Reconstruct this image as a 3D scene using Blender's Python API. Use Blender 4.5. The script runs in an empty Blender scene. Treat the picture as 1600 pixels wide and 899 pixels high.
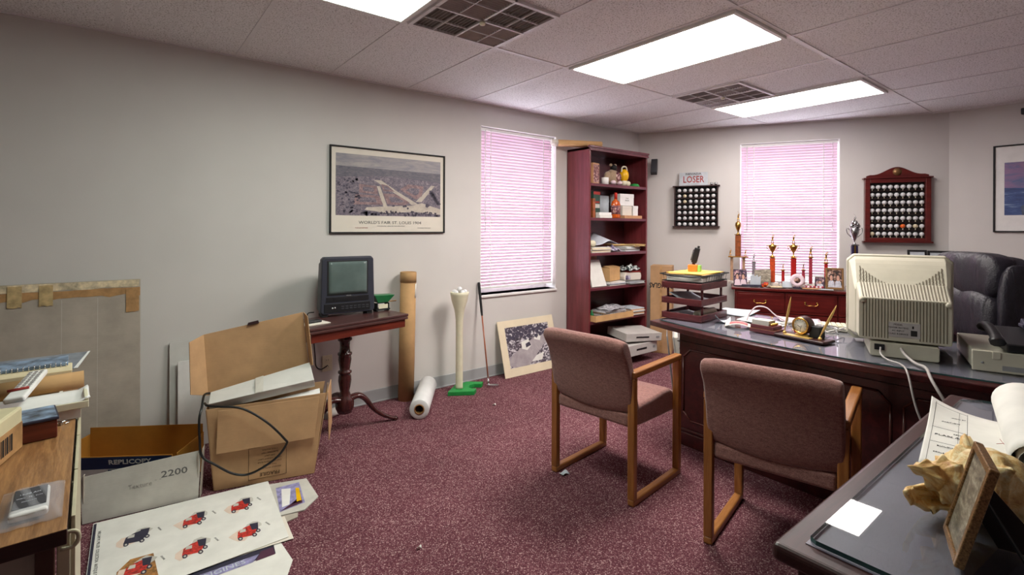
import bpy, bmesh, math, random
from mathutils import Vector, Matrix, Euler
random.seed(7)
scn = bpy.context.scene
COL = scn.collection
PI = math.pi
def R(d): return math.radians(d)

# ------------------------------------------------------------------ camera
cd = bpy.data.cameras.new('camera'); camo = bpy.data.objects.new('camera', cd); COL.objects.link(camo)
yaw, roll = .9037, .0041
right = Vector((math.sin(yaw), -math.cos(yaw), 0)); fwd = Vector((math.cos(yaw), math.sin(yaw), 0)); down = Vector((0, 0, -1))
rx = right*math.cos(roll) - down*math.sin(roll); dn = right*math.sin(roll) + down*math.cos(roll)
camo.matrix_world = Matrix(((rx.x, -dn.x, -fwd.x, 0), (rx.y, -dn.y, -fwd.y, 0), (rx.z, -dn.z, -fwd.z, 1.356), (0, 0, 0, 1)))
cd.sensor_width = 36; cd.lens = 780.6/1600*36; cd.shift_y = -94/1600; cd.clip_start = .02
scn.camera = camo
# ------------------------------------------------------------------ light
w = bpy.data.worlds.new('sky'); scn.world = w; w.use_nodes = True
w.node_tree.nodes['Background'].inputs[0].default_value = (.88, .90, 1, 1)
w.node_tree.nodes['Background'].inputs[1].default_value = 6.0
PANEL = 24.0            # ceiling fixture diffuser emission
scn.view_settings.view_transform = 'Standard'; scn.view_settings.look = 'None'
scn.view_settings.gamma = 1; scn.view_settings.use_curve_mapping = False
scn.view_settings.exposure = 0.5

# ------------------------------------------------------------------ materials
def s2l(c): return tuple(((v/255)/12.92 if v/255 <= .04045 else ((v/255+.055)/1.055)**2.4) for v in c)
class G:
    def __init__(s, name):
        s.m = bpy.data.materials.new(name); s.m.use_nodes = True; s.t = s.m.node_tree
        s.p = s.t.nodes['Principled BSDF']; s.o = s.t.nodes['Material Output']
    def n(s, ty, **kw):
        x = s.t.nodes.new(ty)
        for k, v in kw.items():
            if k in x.inputs: x.inputs[k].default_value = v
            else: setattr(x, k, v)
        return x
    def l(s, a, b): s.t.links.new(a, b)
    def coord(s, scale=(1, 1, 1), rot=(0, 0, 0), kind='Object'):
        tc = s.n('ShaderNodeTexCoord'); mp = s.n('ShaderNodeMapping'); mp.inputs['Scale'].default_value = scale
        mp.inputs['Rotation'].default_value = rot; s.l(tc.outputs[kind], mp.inputs[0]); return mp.outputs[0]
    def noise(s, co, sc, det=3, rough=.6, dist=0):
        x = s.n('ShaderNodeTexNoise'); x.inputs['Scale'].default_value = sc; x.inputs['Detail'].default_value = det
        x.inputs['Roughness'].default_value = rough; x.inputs['Distortion'].default_value = dist; s.l(co, x.inputs[0]); return x.outputs[0]
    def ramp(s, f, stops, interp='LINEAR'):
        r = s.n('ShaderNodeValToRGB'); e = r.color_ramp.elements; r.color_ramp.interpolation = interp
        while len(e) < len(stops): e.new(.5)
        for i, (p, c) in enumerate(stops): e[i].position = p; e[i].color = (*s2l(c), 1)
        s.l(f, r.inputs[0]); return r.outputs[0]
    def bump(s, f, st, dist=.002):
        b = s.n('ShaderNodeBump'); b.inputs['Strength'].default_value = st; b.inputs['Distance'].default_value = dist
        s.l(f, b.inputs['Height']); s.l(b.outputs[0], s.p.inputs['Normal'])
    def set(s, **kw):
        for k, v in kw.items(): s.p.inputs[k].default_value = v
        return s
def plain(name, c, rough=.5, metal=0, var=.08, scale=14, bump=0, bscale=200, **kw):
    g = G(name); co = g.coord(); f = g.noise(co, scale)
    a = tuple(max(0, v*(1-var)) for v in c); b = tuple(min(255, v*(1+var)) for v in c)
    g.l(g.ramp(f, [(.3, a), (.7, b)]), g.p.inputs['Base Color']); g.set(Roughness=rough, Metallic=metal)
    if bump: g.bump(g.noise(co, bscale, 2), bump)
    for k, v in kw.items(): g.p.inputs[k.replace('_', ' ')].default_value = v
    return g.m
def wood(name, dark, light, axis='x', rough=.3, scale=5, coat=.3, fine=1):
    g = G(name); st = {'x': (.12, 1.6, 1.6), 'y': (1.6, .12, 1.6), 'z': (1.6, 1.6, .12)}[axis]
    co = g.coord(tuple(v*scale for v in st)); f = g.noise(co, 3, 6, .65, .6); f2 = g.noise(co, 22*fine, 2)
    mx = g.n('ShaderNodeMath', operation='MULTIPLY_ADD'); g.l(f2, mx.inputs[0]); mx.inputs[1].default_value = .35; g.l(f, mx.inputs[2])
    mid = tuple((a+b)/2 for a, b in zip(dark, light))
    g.l(g.ramp(mx.outputs[0], [(.45, dark), (.66, mid), (.85, light)]), g.p.inputs['Base Color'])
    g.set(Roughness=rough); g.p.inputs['Coat Weight'].default_value = coat; g.p.inputs['Coat Roughness'].default_value = .18
    return g.m
MH = (66, 20, 24); ML = (104, 38, 40)
M = {}
M['mahog'] = wood('mahogany', (44, 13, 15), (76, 27, 27), 'x', .32)
M['mahogz'] = wood('mahogany upright grain', (92, 32, 38), (124, 52, 58), 'z', .34)
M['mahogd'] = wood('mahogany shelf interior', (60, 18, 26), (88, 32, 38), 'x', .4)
M['cherry'] = wood('red cherry', (72, 18, 18), (108, 34, 30), 'x', .3)
M['walnut'] = wood('dark walnut', (40, 20, 22), (64, 34, 34), 'x', .4, 5, .05)
M['walnutz'] = wood('dark walnut turned', (44, 18, 18), (76, 34, 32), 'z', .25)
M['oak'] = wood('honey oak', (128, 76, 32), (176, 116, 58), 'z', .38, 6)
M['oakx'] = wood('honey oak arm', (128, 76, 34), (180, 122, 66), 'y', .38, 6)
M['lam'] = wood('walnut laminate', (112, 74, 44), (176, 130, 84), 'y', .42, 9, .1)
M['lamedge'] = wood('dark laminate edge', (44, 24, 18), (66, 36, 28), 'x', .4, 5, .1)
M['shelfw'] = wood('shelf edge mahogany', (84, 32, 44), (116, 56, 66), 'x', .35)
M['mahogc'] = wood('crown mahogany', (86, 36, 46), (120, 60, 68), 'x', .35)
M['mould'] = plain('polished moulding highlight', (92, 50, 46), .25, 0, .06)
M['plate'] = plain('silver number plate', (176, 180, 186), .4, .2, .06)
M['ivoryp'] = plain('ivory print paper', (222, 214, 202), .7, 0, .02, 4)
M['matcream'] = plain('cream mat board', (226, 212, 184), .8, 0, .03, 4)
def carpet():
    g = G('burgundy carpet'); co = g.coord()
    v = g.n('ShaderNodeTexVoronoi'); v.inputs['Scale'].default_value = 250; g.l(co, v.inputs['Vector'])
    sp = g.n('ShaderNodeSeparateColor'); g.l(v.outputs['Color'], sp.inputs[0])
    c1 = g.ramp(sp.outputs[0], [(0, (84, 44, 54)), (.45, (108, 62, 72)), (.72, (122, 78, 86)), (.88, (150, 110, 114)), (.97, (192, 160, 158))])
    f = g.noise(co, 2.2, 3); c2 = g.ramp(f, [(.3, (225, 225, 225)), (.7, (255, 255, 255))])
    mx = g.n('ShaderNodeMix', data_type='RGBA', blend_type='MULTIPLY'); mx.inputs['Factor'].default_value = 1
    g.l(c1, mx.inputs[6]); g.l(c2, mx.inputs[7]); g.l(mx.outputs[2], g.p.inputs['Base Color'])
    g.set(Roughness=1); g.p.inputs['Specular IOR Level'].default_value = .1; g.bump(v.outputs['Distance'], .6, .004); return g.m
M['carpet'] = carpet()
def ceilmat():
    g = G('acoustic tile'); co = g.coord(); f = g.noise(co, 130, 4, .7)
    g.l(g.ramp(f, [(.36, (140, 134, 130)), (.46, (236, 233, 235)), (.8, (246, 244, 246))]), g.p.inputs['Base Color'])
    g.set(Roughness=.95); g.bump(f, .4, .003); return g.m
M['ceil'] = ceilmat()
def wallmat():
    g = G('vinyl wall covering'); co = g.coord((1, 1, 1)); f = g.noise(g.coord((400, 400, 60)), 1, 2); f2 = g.noise(co, 1.3, 3)
    g.l(g.ramp(f2, [(.3, (207, 203, 200)), (.7, (215, 211, 208))]), g.p.inputs['Base Color'])
    g.set(Roughness=.75); g.bump(f, .15, .002); return g.m
M['wall'] = wallmat()
M['grid'] = plain('white grid metal', (226, 222, 224), .5, 0, .02)
M['base'] = plain('grey vinyl baseboard', (168, 170, 172), .5, 0, .03, 4)
M['white'] = plain('white paint', (232, 230, 228), .5, 0, .02)
M['paper'] = plain('white paper', (226, 224, 218), .8, 0, .03, 9)
M['paper2'] = plain('cool paper', (198, 202, 212), .8, 0, .04, 9)
M['cream'] = plain('cream paper', (224, 208, 172), .8, 0, .04, 9)
M['manila'] = plain('manila card', (206, 172, 112), .8, 0, .06, 9)
def cardboard(name, c, fl=(1, 1, 60)):
    g = G(name); f = g.noise(g.coord(), 7, 5); f2 = g.noise(g.coord((8, 8, 220)), 1, 1)
    g.l(g.ramp(f, [(.3, tuple(v*.93 for v in c)), (.7, tuple(min(255, v*1.05) for v in c))]), g.p.inputs['Base Color'])
    g.set(Roughness=.85); g.p.inputs['Specular IOR Level'].default_value = .2; g.bump(f2, .25, .0015); return g.m
M['card'] = cardboard('brown cardboard', (188, 150, 112))
M['cardin'] = cardboard('cardboard inside', (158, 116, 74))
M['cardor'] = cardboard('orange cardboard', (186, 128, 52))
M['greycard'] = cardboard('grey cardboard', (178, 168, 156))
M['greyw'] = cardboard('grey white card', (196, 192, 184))
M['tape'] = plain('brown packing tape', (176, 136, 92), .35, 0, .12, 20)
M['tape2'] = plain('aged clear tape', (206, 190, 160), .3, 0, .2, 25)
M['blueprint'] = plain('navy print', (30, 50, 92), .5, 0, .06)
M['black'] = plain('black plastic', (26, 26, 30), .42, 0, .1)
M['blackm'] = plain('matte black', (20, 19, 22), .7, 0, .1)
M['char'] = plain('charcoal tv plastic', (50, 52, 64), .45, 0, .06)
M['ink'] = plain('black ink', (30, 28, 30), .7, 0, .05)
M['greyink'] = plain('grey ink', (96, 94, 94), .7, 0, .05)
M['redink'] = plain('red ink', (150, 44, 38), .7, 0, .1)
M['grey'] = plain('grey plastic', (140, 140, 142), .5, 0, .05)
M['silver'] = plain('silver metal', (190, 190, 192), .25, 1, .03)
M['chrome'] = plain('chrome', (215, 215, 218), .12, 1, .02)
M['gold'] = plain('brass gold', (214, 170, 92), .22, 1, .05)
M['agold'] = plain('antique gold moulding', (140, 106, 70), .38, .55, .3, 260, .4, 300)
M['beige'] = plain('beige computer plastic', (192, 187, 170), .48, 0, .02)
M['beiged'] = plain('beige vent shadow gap', (112, 104, 88), .7, 0, .02)
M['beigem'] = plain('beige cabinet steel', (200, 192, 164), .4, .1, .03)
M['brownm'] = plain('brown steel', (74, 48, 38), .4, .1, .05)
M['rubber'] = plain('black rubber cable', (14, 14, 16), .4, 0, .05)
M['green'] = plain('green putting plastic', (24, 140, 62), .5, 0, .08)
M['greens'] = plain('green scoop plastic', (22, 112, 62), .4, 0, .08)
M['ivory'] = plain('ivory plastic', (222, 216, 190), .45, 0, .03)
M['ball'] = plain('golf ball white', (228, 228, 230), .3, 0, .02, 60, .5, 420)
M['balle'] = plain('golf ball cream', (222, 208, 176), .3, 0, .02, 60, .5, 420)
M['ballo'] = plain('golf ball orange', (240, 110, 40), .3, 0, .02, 60, .5, 420)
def fabric(name, c, c2):
    g = G(name); f = g.noise(g.coord((1, 1, 1)), 420, 2, .7); f2 = g.noise(g.coord((1, 1, 2.2)), 60, 3)
    mx = g.n('ShaderNodeMath', operation='MULTIPLY_ADD'); g.l(f2, mx.inputs[0]); mx.inputs[1].default_value = .5; g.l(f, mx.inputs[2])
    g.l(g.ramp(mx.outputs[0], [(.5, c), (1, c2)]), g.p.inputs['Base Color']); g.set(Roughness=.95)
    g.p.inputs['Sheen Weight'].default_value = .5; g.p.inputs['Sheen Roughness'].default_value = .4
    g.p.inputs['Specular IOR Level'].default_value = .15; g.bump(f, .5, .002); return g.m
M['fabric'] = fabric('mauve tweed upholstery', (100, 64, 62), (176, 130, 122))
def leather():
    g = G('black leather'); co = g.coord(); f = g.noise(co, 160, 3); f2 = g.noise(g.coord((1, 1, .3)), 9, 3, .5, 1.5)
    g.l(g.ramp(f2, [(.3, (26, 24, 32)), (.7, (40, 37, 48))]), g.p.inputs['Base Color']); g.set(Roughness=.34)
    mx = g.n('ShaderNodeMath', operation='MULTIPLY_ADD'); g.l(f2, mx.inputs[0]); mx.inputs[1].default_value = 5; g.l(f, mx.inputs[2])
    g.bump(mx.outputs[0], .6, .006); return g.m
M['leather'] = leather()
def glassy(name, tint=(1, 1, 1), ior=1.45):
    g = G(name); t = g.n('ShaderNodeBsdfTransparent'); t.inputs[0].default_value = (*tint, 1)
    gl = g.n('ShaderNodeBsdfGlossy'); gl.inputs['Roughness'].default_value = .01
    fr = g.n('ShaderNodeFresnel'); fr.inputs[0].default_value = ior; mx = g.n('ShaderNodeMixShader')
    f = g.noise(g.coord(), 3); r = g.n('ShaderNodeMapRange'); g.l(f, r.inputs[0]); r.inputs[3].default_value = .005; r.inputs[4].default_value = .03
    g.l(r.outputs[0], gl.inputs['Roughness'])
    ge = g.n('ShaderNodeNewGeometry'); mu = g.n('ShaderNodeMath', operation='MULTIPLY_ADD'); g.l(ge.outputs['Backfacing'], mu.inputs[0]); mu.inputs[1].default_value = -1; mu.inputs[2].default_value = 1
    m2 = g.n('ShaderNodeMath', operation='MULTIPLY'); g.l(mu.outputs[0], m2.inputs[0]); g.l(fr.outputs[0], m2.inputs[1]); g.l(m2.outputs[0], mx.inputs[0]); g.l(t.outputs[0], mx.inputs[1]); g.l(gl.outputs[0], mx.inputs[2]); g.l(mx.outputs[0], g.o.inputs[0]); return g.m
M['glass'] = glassy('window glass')
M['deskglass'] = glassy('desk glass', (.95, .97, .97), 1.85)
M['glassedge'] = plain('green glass edge', (58, 92, 92), .15, 0, .1)
M['bag'] = plain('cloudy plastic film', (206, 206, 214), .15, 0, .03, 20, .6, 60, Alpha=.18)
M['glass_sheen'] = plain('grey violet ceiling reflection', (116, 112, 126), .4, 0, .07, 5)  # grey violet colour paints the ceiling's reflection in the desk glass
M['tvglass'] = plain('grey green picture tube', (92, 106, 104), .12, 0, .1, 5)
def blindmat():
    g = G('pink vinyl slats'); d = g.n('ShaderNodeBsdfDiffuse'); t = g.n('ShaderNodeBsdfTranslucent'); mx = g.n('ShaderNodeMixShader')
    f = g.noise(g.coord(), 3); c = g.ramp(f, [(.3, (214, 186, 202)), (.7, (222, 196, 212))])
    g.l(c, d.inputs[0]); g.l(c, t.inputs[0]); mx.inputs[0].default_value = .05
    g.l(d.outputs[0], mx.inputs[1]); g.l(t.outputs[0], mx.inputs[2]); g.l(mx.outputs[0], g.o.inputs[0]); return g.m
M['blind'] = blindmat()
def emit(name, c, st):
    g = G(name); g.l(g.ramp(g.noise(g.coord(), 4), [(.3, c), (.7, tuple(min(255, v+2) for v in c))]), g.p.inputs['Emission Color'])
    g.set(Roughness=.4); g.p.inputs['Base Color'].default_value = (.8, .8, .8, 1); g.p.inputs['Emission Strength'].default_value = st; return g.m
M['lamp'] = emit('lit diffuser', (255, 246, 238), PANEL)
M['lampfar'] = emit('lit diffuser far', (255, 246, 242), 12)
M['lampdim'] = emit('lit diffuser aged', (236, 248, 236), 13)

M['ventdark'] = plain('dark duct', (120, 108, 104), .8, 0, .15, 5); M['ventgrey'] = plain('grey louvre metal', (170, 160, 158), .5, .2, .05)
M['mould'] = plain('polished moulding highlight', (92, 50, 46), .25, 0, .06)
M['marble'] = plain('veined white marble', (206, 196, 186), .25, 0, .2, 18)
M['colbrown'] = plain('brown marbled column', (142, 78, 44), .3, 0, .2, 30); M['colorange'] = plain('orange red column', (196, 78, 40), .3, 0, .15, 30)
M['colred'] = plain('red metallic column', (178, 34, 32), .3, .1, .1, 30); M['colpink'] = plain('rose column', (168, 62, 76), .3, .1, .1, 30)
M['colnavy'] = plain('navy column', (34, 30, 66), .3, 0, .1, 30); M['coltan'] = plain('tan column', (176, 140, 112), .35, 0, .1, 30); M['silvercol'] = plain('grey silver column', (150, 140, 150), .35, .4, .1, 30)
M['pinkish'] = plain('pale pink ceramic', (226, 204, 212), .3, 0, .03)
M['skin'] = plain('printed skin tone', (206, 158, 138), .6, 0, .08); M['hair'] = plain('printed dark hair', (46, 34, 34), .6, 0, .1); M['shirt'] = plain('printed pale clothing', (196, 196, 206), .6, 0, .12, 30); M['shirt2'] = plain('printed dark clothing', (44, 42, 62), .6, 0, .12, 30)
M['pale'] = plain('pale grey blue card', (196, 204, 212), .6, 0, .05); M['tan'] = plain('tan card', (196, 148, 108), .7, 0, .06)
M['forest'] = plain('forest green print', (34, 66, 54), .5, 0, .15, 30); M['plush'] = fabric('tan plush', (136, 112, 88), (190, 166, 140)); M['yellow'] = plain('glossy yellow', (236, 182, 22), .25, 0, .04)
M['bottle'] = plain('amber orange bottle', (190, 84, 24), .2, 0, .2, 60); M['redcap'] = plain('red bottle cap', (196, 40, 26), .3, 0, .05)
M['beigeg'] = plain('light grey computer plastic', (196, 192, 188), .5, 0, .03)
M['charm'] = plain('charcoal plastic', (62, 62, 68), .5, 0, .05)
M['cardor2'] = cardboard('light tan cardboard', (208, 166, 116))
M['walnutt'] = wood('table top walnut', (56, 32, 34), (88, 56, 52), 'x', .34)
M['cherryd'] = wood('dark cherry apron', (78, 26, 20), (116, 48, 34), 'x', .3)
M['oak2'] = plain('brown steel shaft', (150, 78, 40), .3, 0, .08)
M['tubecard'] = cardboard('kraft tube', (186, 148, 104))
M['paperw'] = plain('glossy white film', (222, 222, 222), .35, 0, .03, 8)
M['cardink'] = plain('faded print on cardboard', (104, 78, 54), .8, 0, .1)
M['greyw2'] = plain('white carton board', (208, 206, 202), .8, 0, .03, 6)
M['greyfaint'] = plain('faint grey print', (160, 156, 150), .8, 0, .03)
M['banner'] = plain('violet banner print', (140, 136, 176), .5, 0, .2, 40)
M['plum'] = plain('plum print', (74, 40, 62), .5, 0, .1)
M['engred'] = plain('fire engine red print', (170, 44, 36), .6, 0, .35, 90)
M['engbrown'] = plain('golden brown print', (150, 104, 54), .6, 0, .3, 60)
M['peach'] = plain('pale peach wash', (224, 202, 186), .7, 0, .03)
M['tapeo'] = plain('yellowed tape patch', (186, 162, 118), .35, 0, .15, 25)
M['cream2'] = plain('cream beige carton', (206, 196, 160), .7, 0, .03)
M['bluepic'] = plain('blue picture print', (96, 112, 132), .4, 0, .6, 22)
M['bluegrey'] = plain('blue grey print', (128, 132, 140), .5, 0, .15, 18)
M['brownv'] = plain('dark brown velvet', (52, 38, 40), .9, 0, .08)
M['brass'] = plain('satin brass plate', (214, 178, 104), .35, .45, .05)
M['walnut'].node_tree.nodes['Principled BSDF'].inputs['Specular IOR Level'].default_value = .3
M['silverl'] = plain('silver rating label', (176, 172, 172), .4, .1, .05)
M['greycord'] = plain('light grey cord', (168, 162, 160), .5, 0, .04)
M['tray'] = wood('mahogany tray', (80, 30, 36), (116, 54, 58), 'x', .32)
M['yellowf'] = plain('golden yellow folder', (238, 190, 84), .7, 0, .03)
M['orangep'] = plain('orange paper block', (244, 122, 44), .7, 0, .05)
M['greenp'] = plain('light green paper block', (140, 206, 110), .7, 0, .05)
M['redprint'] = plain('red toned print', (176, 84, 88), .5, 0, .3, 60)
def shellmat():
    g = G('conch shell'); f = g.noise(g.coord((1, 1, 1)), 26, 6, .7, 1.2); f2 = g.noise(g.coord((1, 1, 1)), 90, 3)
    g.l(g.ramp(f, [(.30, (186, 122, 66)), (.44, (226, 180, 112)), (.56, (240, 212, 152)), (.70, (248, 236, 204))]), g.p.inputs['Base Color']); g.set(Roughness=.5); g.bump(f2, .5, .004); return g.m
M['shell'] = shellmat()
# ------------------------------------------------------------------ mesh kit
def nb(): return bmesh.new()
def fin(vs, m, smooth=False, bm=None):
    fs = set()
    for v in vs:
        for f in v.link_faces: fs.add(f)
    for f in fs: f.material_index = m; f.smooth = smooth
def rotm(r):
    if r is None: return Matrix.Identity(4)
    if isinstance(r, Matrix): return r.to_4x4()
    return Euler(tuple(R(a) for a in r)).to_matrix().to_4x4()
def box(bm, c, s, m=0, r=None):
    T = Matrix.Translation(c) @ rotm(r) @ Matrix.Diagonal((s[0], s[1], s[2], 1))
    g = bmesh.ops.create_cube(bm, size=1, matrix=T); fin(g['verts'], m); return g['verts']
def bx(bm, x0, x1, y0, y1, z0, z1, m=0): return box(bm, ((x0+x1)/2, (y0+y1)/2, (z0+z1)/2), (abs(x1-x0), abs(y1-y0), abs(z1-z0)), m)
def ball(bm, c, r, m=0, n=12, sc=(1, 1, 1), rot=None):
    g = bmesh.ops.create_uvsphere(bm, u_segments=n, v_segments=max(6, n*2//3), radius=r, matrix=Matrix.Translation(c) @ rotm(rot) @ Matrix.Diagonal((*sc, 1)))
    fin(g['verts'], m, True); return g['verts']
def frames(pts):
    P = [Vector(p) for p in pts]; T = []
    for i in range(len(P)):
        a = P[max(0, i-1)]; b = P[min(len(P)-1, i+1)]; T.append((b-a).normalized())
    up = Vector((0, 0, 1)) if abs(T[0].z) < .9 else Vector((1, 0, 0)); n = T[0].cross(up).normalized(); out = []
    for t in T:
        n = (n - t*n.dot(t)).normalized(); out.append((n, t.cross(n)))
    return P, out
def tube(bm, pts, r, m=0, n=8, smooth=True, sx=1, caps=True, square=False):
    P, F = frames(pts); rr = r if isinstance(r, (list, tuple)) else [r]*len(P); rings = []
    for p, (a, b), q in zip(P, F, rr):
        if square: ring = [bm.verts.new(p + a*(u*q) + b*(v*q*sx)) for u, v in ((-1, -1), (1, -1), (1, 1), (-1, 1))]
        else: ring = [bm.verts.new(p + a*(math.cos(2*PI*k/n)*q) + b*(math.sin(2*PI*k/n)*q*sx)) for k in range(n)]
        rings.append(ring)
    n = len(rings[0])
    for i in range(len(rings)-1):
        for k in range(n):
            f = bm.faces.new((rings[i][k], rings[i][(k+1) % n], rings[i+1][(k+1) % n], rings[i+1][k])); f.material_index = m; f.smooth = smooth and not square
    if caps:
        for ring in (rings[0][::-1], rings[-1]):
            f = bm.faces.new(ring); f.material_index = m
def smooth_pts(pts, k=6):
    P = [Vector(p) for p in pts]; out = []
    for i in range(len(P)-1):
        a = P[max(0, i-1)]; b = P[i]; c = P[i+1]; d = P[min(len(P)-1, i+2)]
        for j in range(k):
            t = j/k; out.append(.5*((2*b)+(c-a)*t+(2*a-5*b+4*c-d)*t*t+(3*b-a-3*c+d)*t**3))
    out.append(P[-1]); return out
def lathe(bm, prof, c=(0, 0, 0), m=0, n=20, rot=None, smooth=True, sy=1, caps=True):
    T = Matrix.Translation(c) @ rotm(rot); rings = []
    for r, z in prof: rings.append([bm.verts.new(T @ Vector((r*math.cos(2*PI*k/n), sy*r*math.sin(2*PI*k/n), z))) for k in range(n)])
    for i in range(len(rings)-1):
        for k in range(n):
            f = bm.faces.new((rings[i][k], rings[i][(k+1) % n], rings[i+1][(k+1) % n], rings[i+1][k])); f.material_index = m; f.smooth = smooth
    for ring, pr in ((rings[0][::-1], prof[0]), (rings[-1], prof[-1])):
        if caps and pr[0] > 1e-5: f = bm.faces.new(ring); f.material_index = m
def cyl(bm, p0, p1, r0, r1=None, m=0, n=16):
    tube(bm, [p0, p1], [r0, r0 if r1 is None else r1], m, n)
def prism(bm, pts, h, m=0, T=None):          # polygon in xy extruded along +z by h, then transformed
    T = T or Matrix.Identity(4)
    a = [bm.verts.new(T @ Vector((x, y, 0))) for x, y in pts]; b = [bm.verts.new(T @ Vector((x, y, h))) for x, y in pts]; n = len(pts)
    fs = [bm.faces.new(a[::-1]), bm.faces.new(b)] + [bm.faces.new((a[i], a[(i+1) % n], b[(i+1) % n], b[i])) for i in range(n)]
    for f in fs: f.material_index = m
def slab(bm, pts, t, m=0):                   # polygon given by 3d points, thickened along its normal
    P = [Vector(p) for p in pts]; nrm = (P[1]-P[0]).cross(P[2]-P[0]).normalized()*t; n = len(P)
    a = [bm.verts.new(p) for p in P]; b = [bm.verts.new(p+nrm) for p in P]
    fs = [bm.faces.new(a[::-1]), bm.faces.new(b)] + [bm.faces.new((a[i], a[(i+1) % n], b[(i+1) % n], b[i])) for i in range(n)]
    for f in fs: f.material_index = m
def sheet(bm, fn, nu, nv, t=.0012, m=0, smooth=True):   # parametric surface with thickness t
    V = [[Vector(fn(i/nu, j/nv)) for j in range(nv+1)] for i in range(nu+1)]
    N = [[None]*(nv+1) for _ in range(nu+1)]
    for i in range(nu+1):
        for j in range(nv+1):
            du = V[min(nu, i+1)][j]-V[max(0, i-1)][j]; dv = V[i][min(nv, j+1)]-V[i][max(0, j-1)]
            q = du.cross(dv); N[i][j] = q.normalized() if q.length > 1e-12 else Vector((0, 0, 1))
    A = [[bm.verts.new(V[i][j]) for j in range(nv+1)] for i in range(nu+1)]
    B = [[bm.verts.new(V[i][j]-N[i][j]*t) for j in range(nv+1)] for i in range(nu+1)]
    def q(*v):
        f = bm.faces.new(v); f.material_index = m; f.smooth = smooth
    for i in range(nu):
        for j in range(nv):
            q(A[i][j], A[i+1][j], A[i+1][j+1], A[i][j+1]); q(B[i][j], B[i][j+1], B[i+1][j+1], B[i+1][j])
    for i in range(nu):
        q(A[i][0], B[i][0], B[i+1][0], A[i+1][0]); q(A[i][nv], A[i+1][nv], B[i+1][nv], B[i][nv])
    for j in range(nv):
        q(A[0][j], A[0][j+1], B[0][j+1], B[0][j]); q(A[nu][j], B[nu][j], B[nu][j+1], A[nu][j+1])
def obj(name, bm, mats, parent=None, bevel=0, seg=2, loc=None, rz=None, sub=0):
    bmesh.ops.recalc_face_normals(bm, faces=bm.faces[:])
    me = bpy.data.meshes.new(name); bm.to_mesh(me); bm.free()
    for m in (mats if isinstance(mats, (list, tuple)) else [mats]): me.materials.append(M[m] if isinstance(m, str) else m)
    o = bpy.data.objects.new(name, me); COL.objects.link(o)
    if parent: o.parent = parent
    if loc: o.location = loc
    if rz is not None: o.rotation_euler = (0, 0, R(rz))
    if bevel:
        b = o.modifiers.new('bevel', 'BEVEL'); b.width = bevel; b.segments = seg; b.limit_method = 'ANGLE'; b.angle_limit = R(40); b.harden_normals = False
    if sub:
        s = o.modifiers.new('sub', 'SUBSURF'); s.levels = sub; s.render_levels = sub
    return o
def tag(o, label, cat, group=None):
    o['label'] = label; o['category'] = cat
    if group: o['group'] = group
    return o
def thing(name, label, cat, loc=(0, 0, 0), rz=0, group=None):
    o = bpy.data.objects.new(name, None); COL.objects.link(o); o.location = loc; o.rotation_euler = (0, 0, R(rz)); o.empty_display_size = .05
    return tag(o, label, cat, group)
def struct(name, bm, mats, parent=None, **k):
    o = obj(name, bm, mats, parent, **k)
    if not parent: o['kind'] = 'structure'
    return o
def dup(root, loc, rz, label, group=None):
    r = root.copy(); COL.objects.link(r); r.location = loc; r.rotation_euler = (0, 0, R(rz)); r['label'] = label
    if group: r['group'] = group
    for ch in list(root.children):
        c = ch.copy(); COL.objects.link(c); c.parent = r
        for g in ch.children:
            d = g.copy(); COL.objects.link(d); d.parent = c
    return r
def txt(body, size, mat, parent, loc, rot=(90, 0, 0), sx=1, name='lettering', align='CENTER', ext=.0004, bold=0):
    cu = bpy.data.curves.new(name, 'FONT'); cu.body = body; cu.size = size; cu.align_x = align; cu.align_y = 'CENTER'; cu.extrude = ext; cu.offset = bold; cu.resolution_u = 2
    t = bpy.data.objects.new('t', cu); COL.objects.link(t); dg = bpy.context.evaluated_depsgraph_get()
    me = bpy.data.meshes.new_from_object(t.evaluated_get(dg)); bpy.data.objects.remove(t); bpy.data.curves.remove(cu)
    me.materials.clear(); me.materials.append(M[mat]); me.name = name
    o = bpy.data.objects.new(name, me); COL.objects.link(o); o.parent = parent
    o.location = loc; o.rotation_euler = tuple(R(a) for a in rot); o.scale = (sx, 1, 1); return o
def blob(cx, cy, rx_, ry_, n=9, j=.35, seed=0):
    rd = random.Random(seed); return [(cx+rx_*(1-j*rd.random())*math.cos(2*PI*k/n), cy+ry_*(1-j*rd.random())*math.sin(2*PI*k/n)) for k in range(n)]

# ------------------------------------------------------------------ room
CE = 2.468; YA = 3.688
C0 = Vector((4.786, 3.688)); C1 = Vector((6.174, 1.157)); LB = (C1-C0).length
dB = (C1-C0).normalized(); nB = Vector((dB.y, -dB.x)); AB = math.degrees(math.atan2(dB.y, dB.x))
if nB.dot(-C0) < 0: nB = -nB
def WB(al, off, z=0): p = C0+dB*al+nB*off; return (p.x, p.y, z)
X0, Y0 = -2.3, -2.6; TH = .22
poly = [(X0, Y0), (C1.x, Y0), tuple(C1), tuple(C0), (X0, YA)]
def ring(off):
    return [(X0-off, Y0-off), (C1.x+off, Y0-off), (C1.x+off, C1.y+off*.26), (C0.x+off*.58, C0.y+off), (X0-off, YA+off)]
bm = nb(); prism(bm, ring(.2), .1, 0, Matrix.Translation((0, 0, -.1))); struct('floor', bm, 'carpet')
bm = nb(); prism(bm, ring(.2), .1, 0, Matrix.Translation((0, 0, CE))); struct('ceiling', bm, 'ceil')
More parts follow.
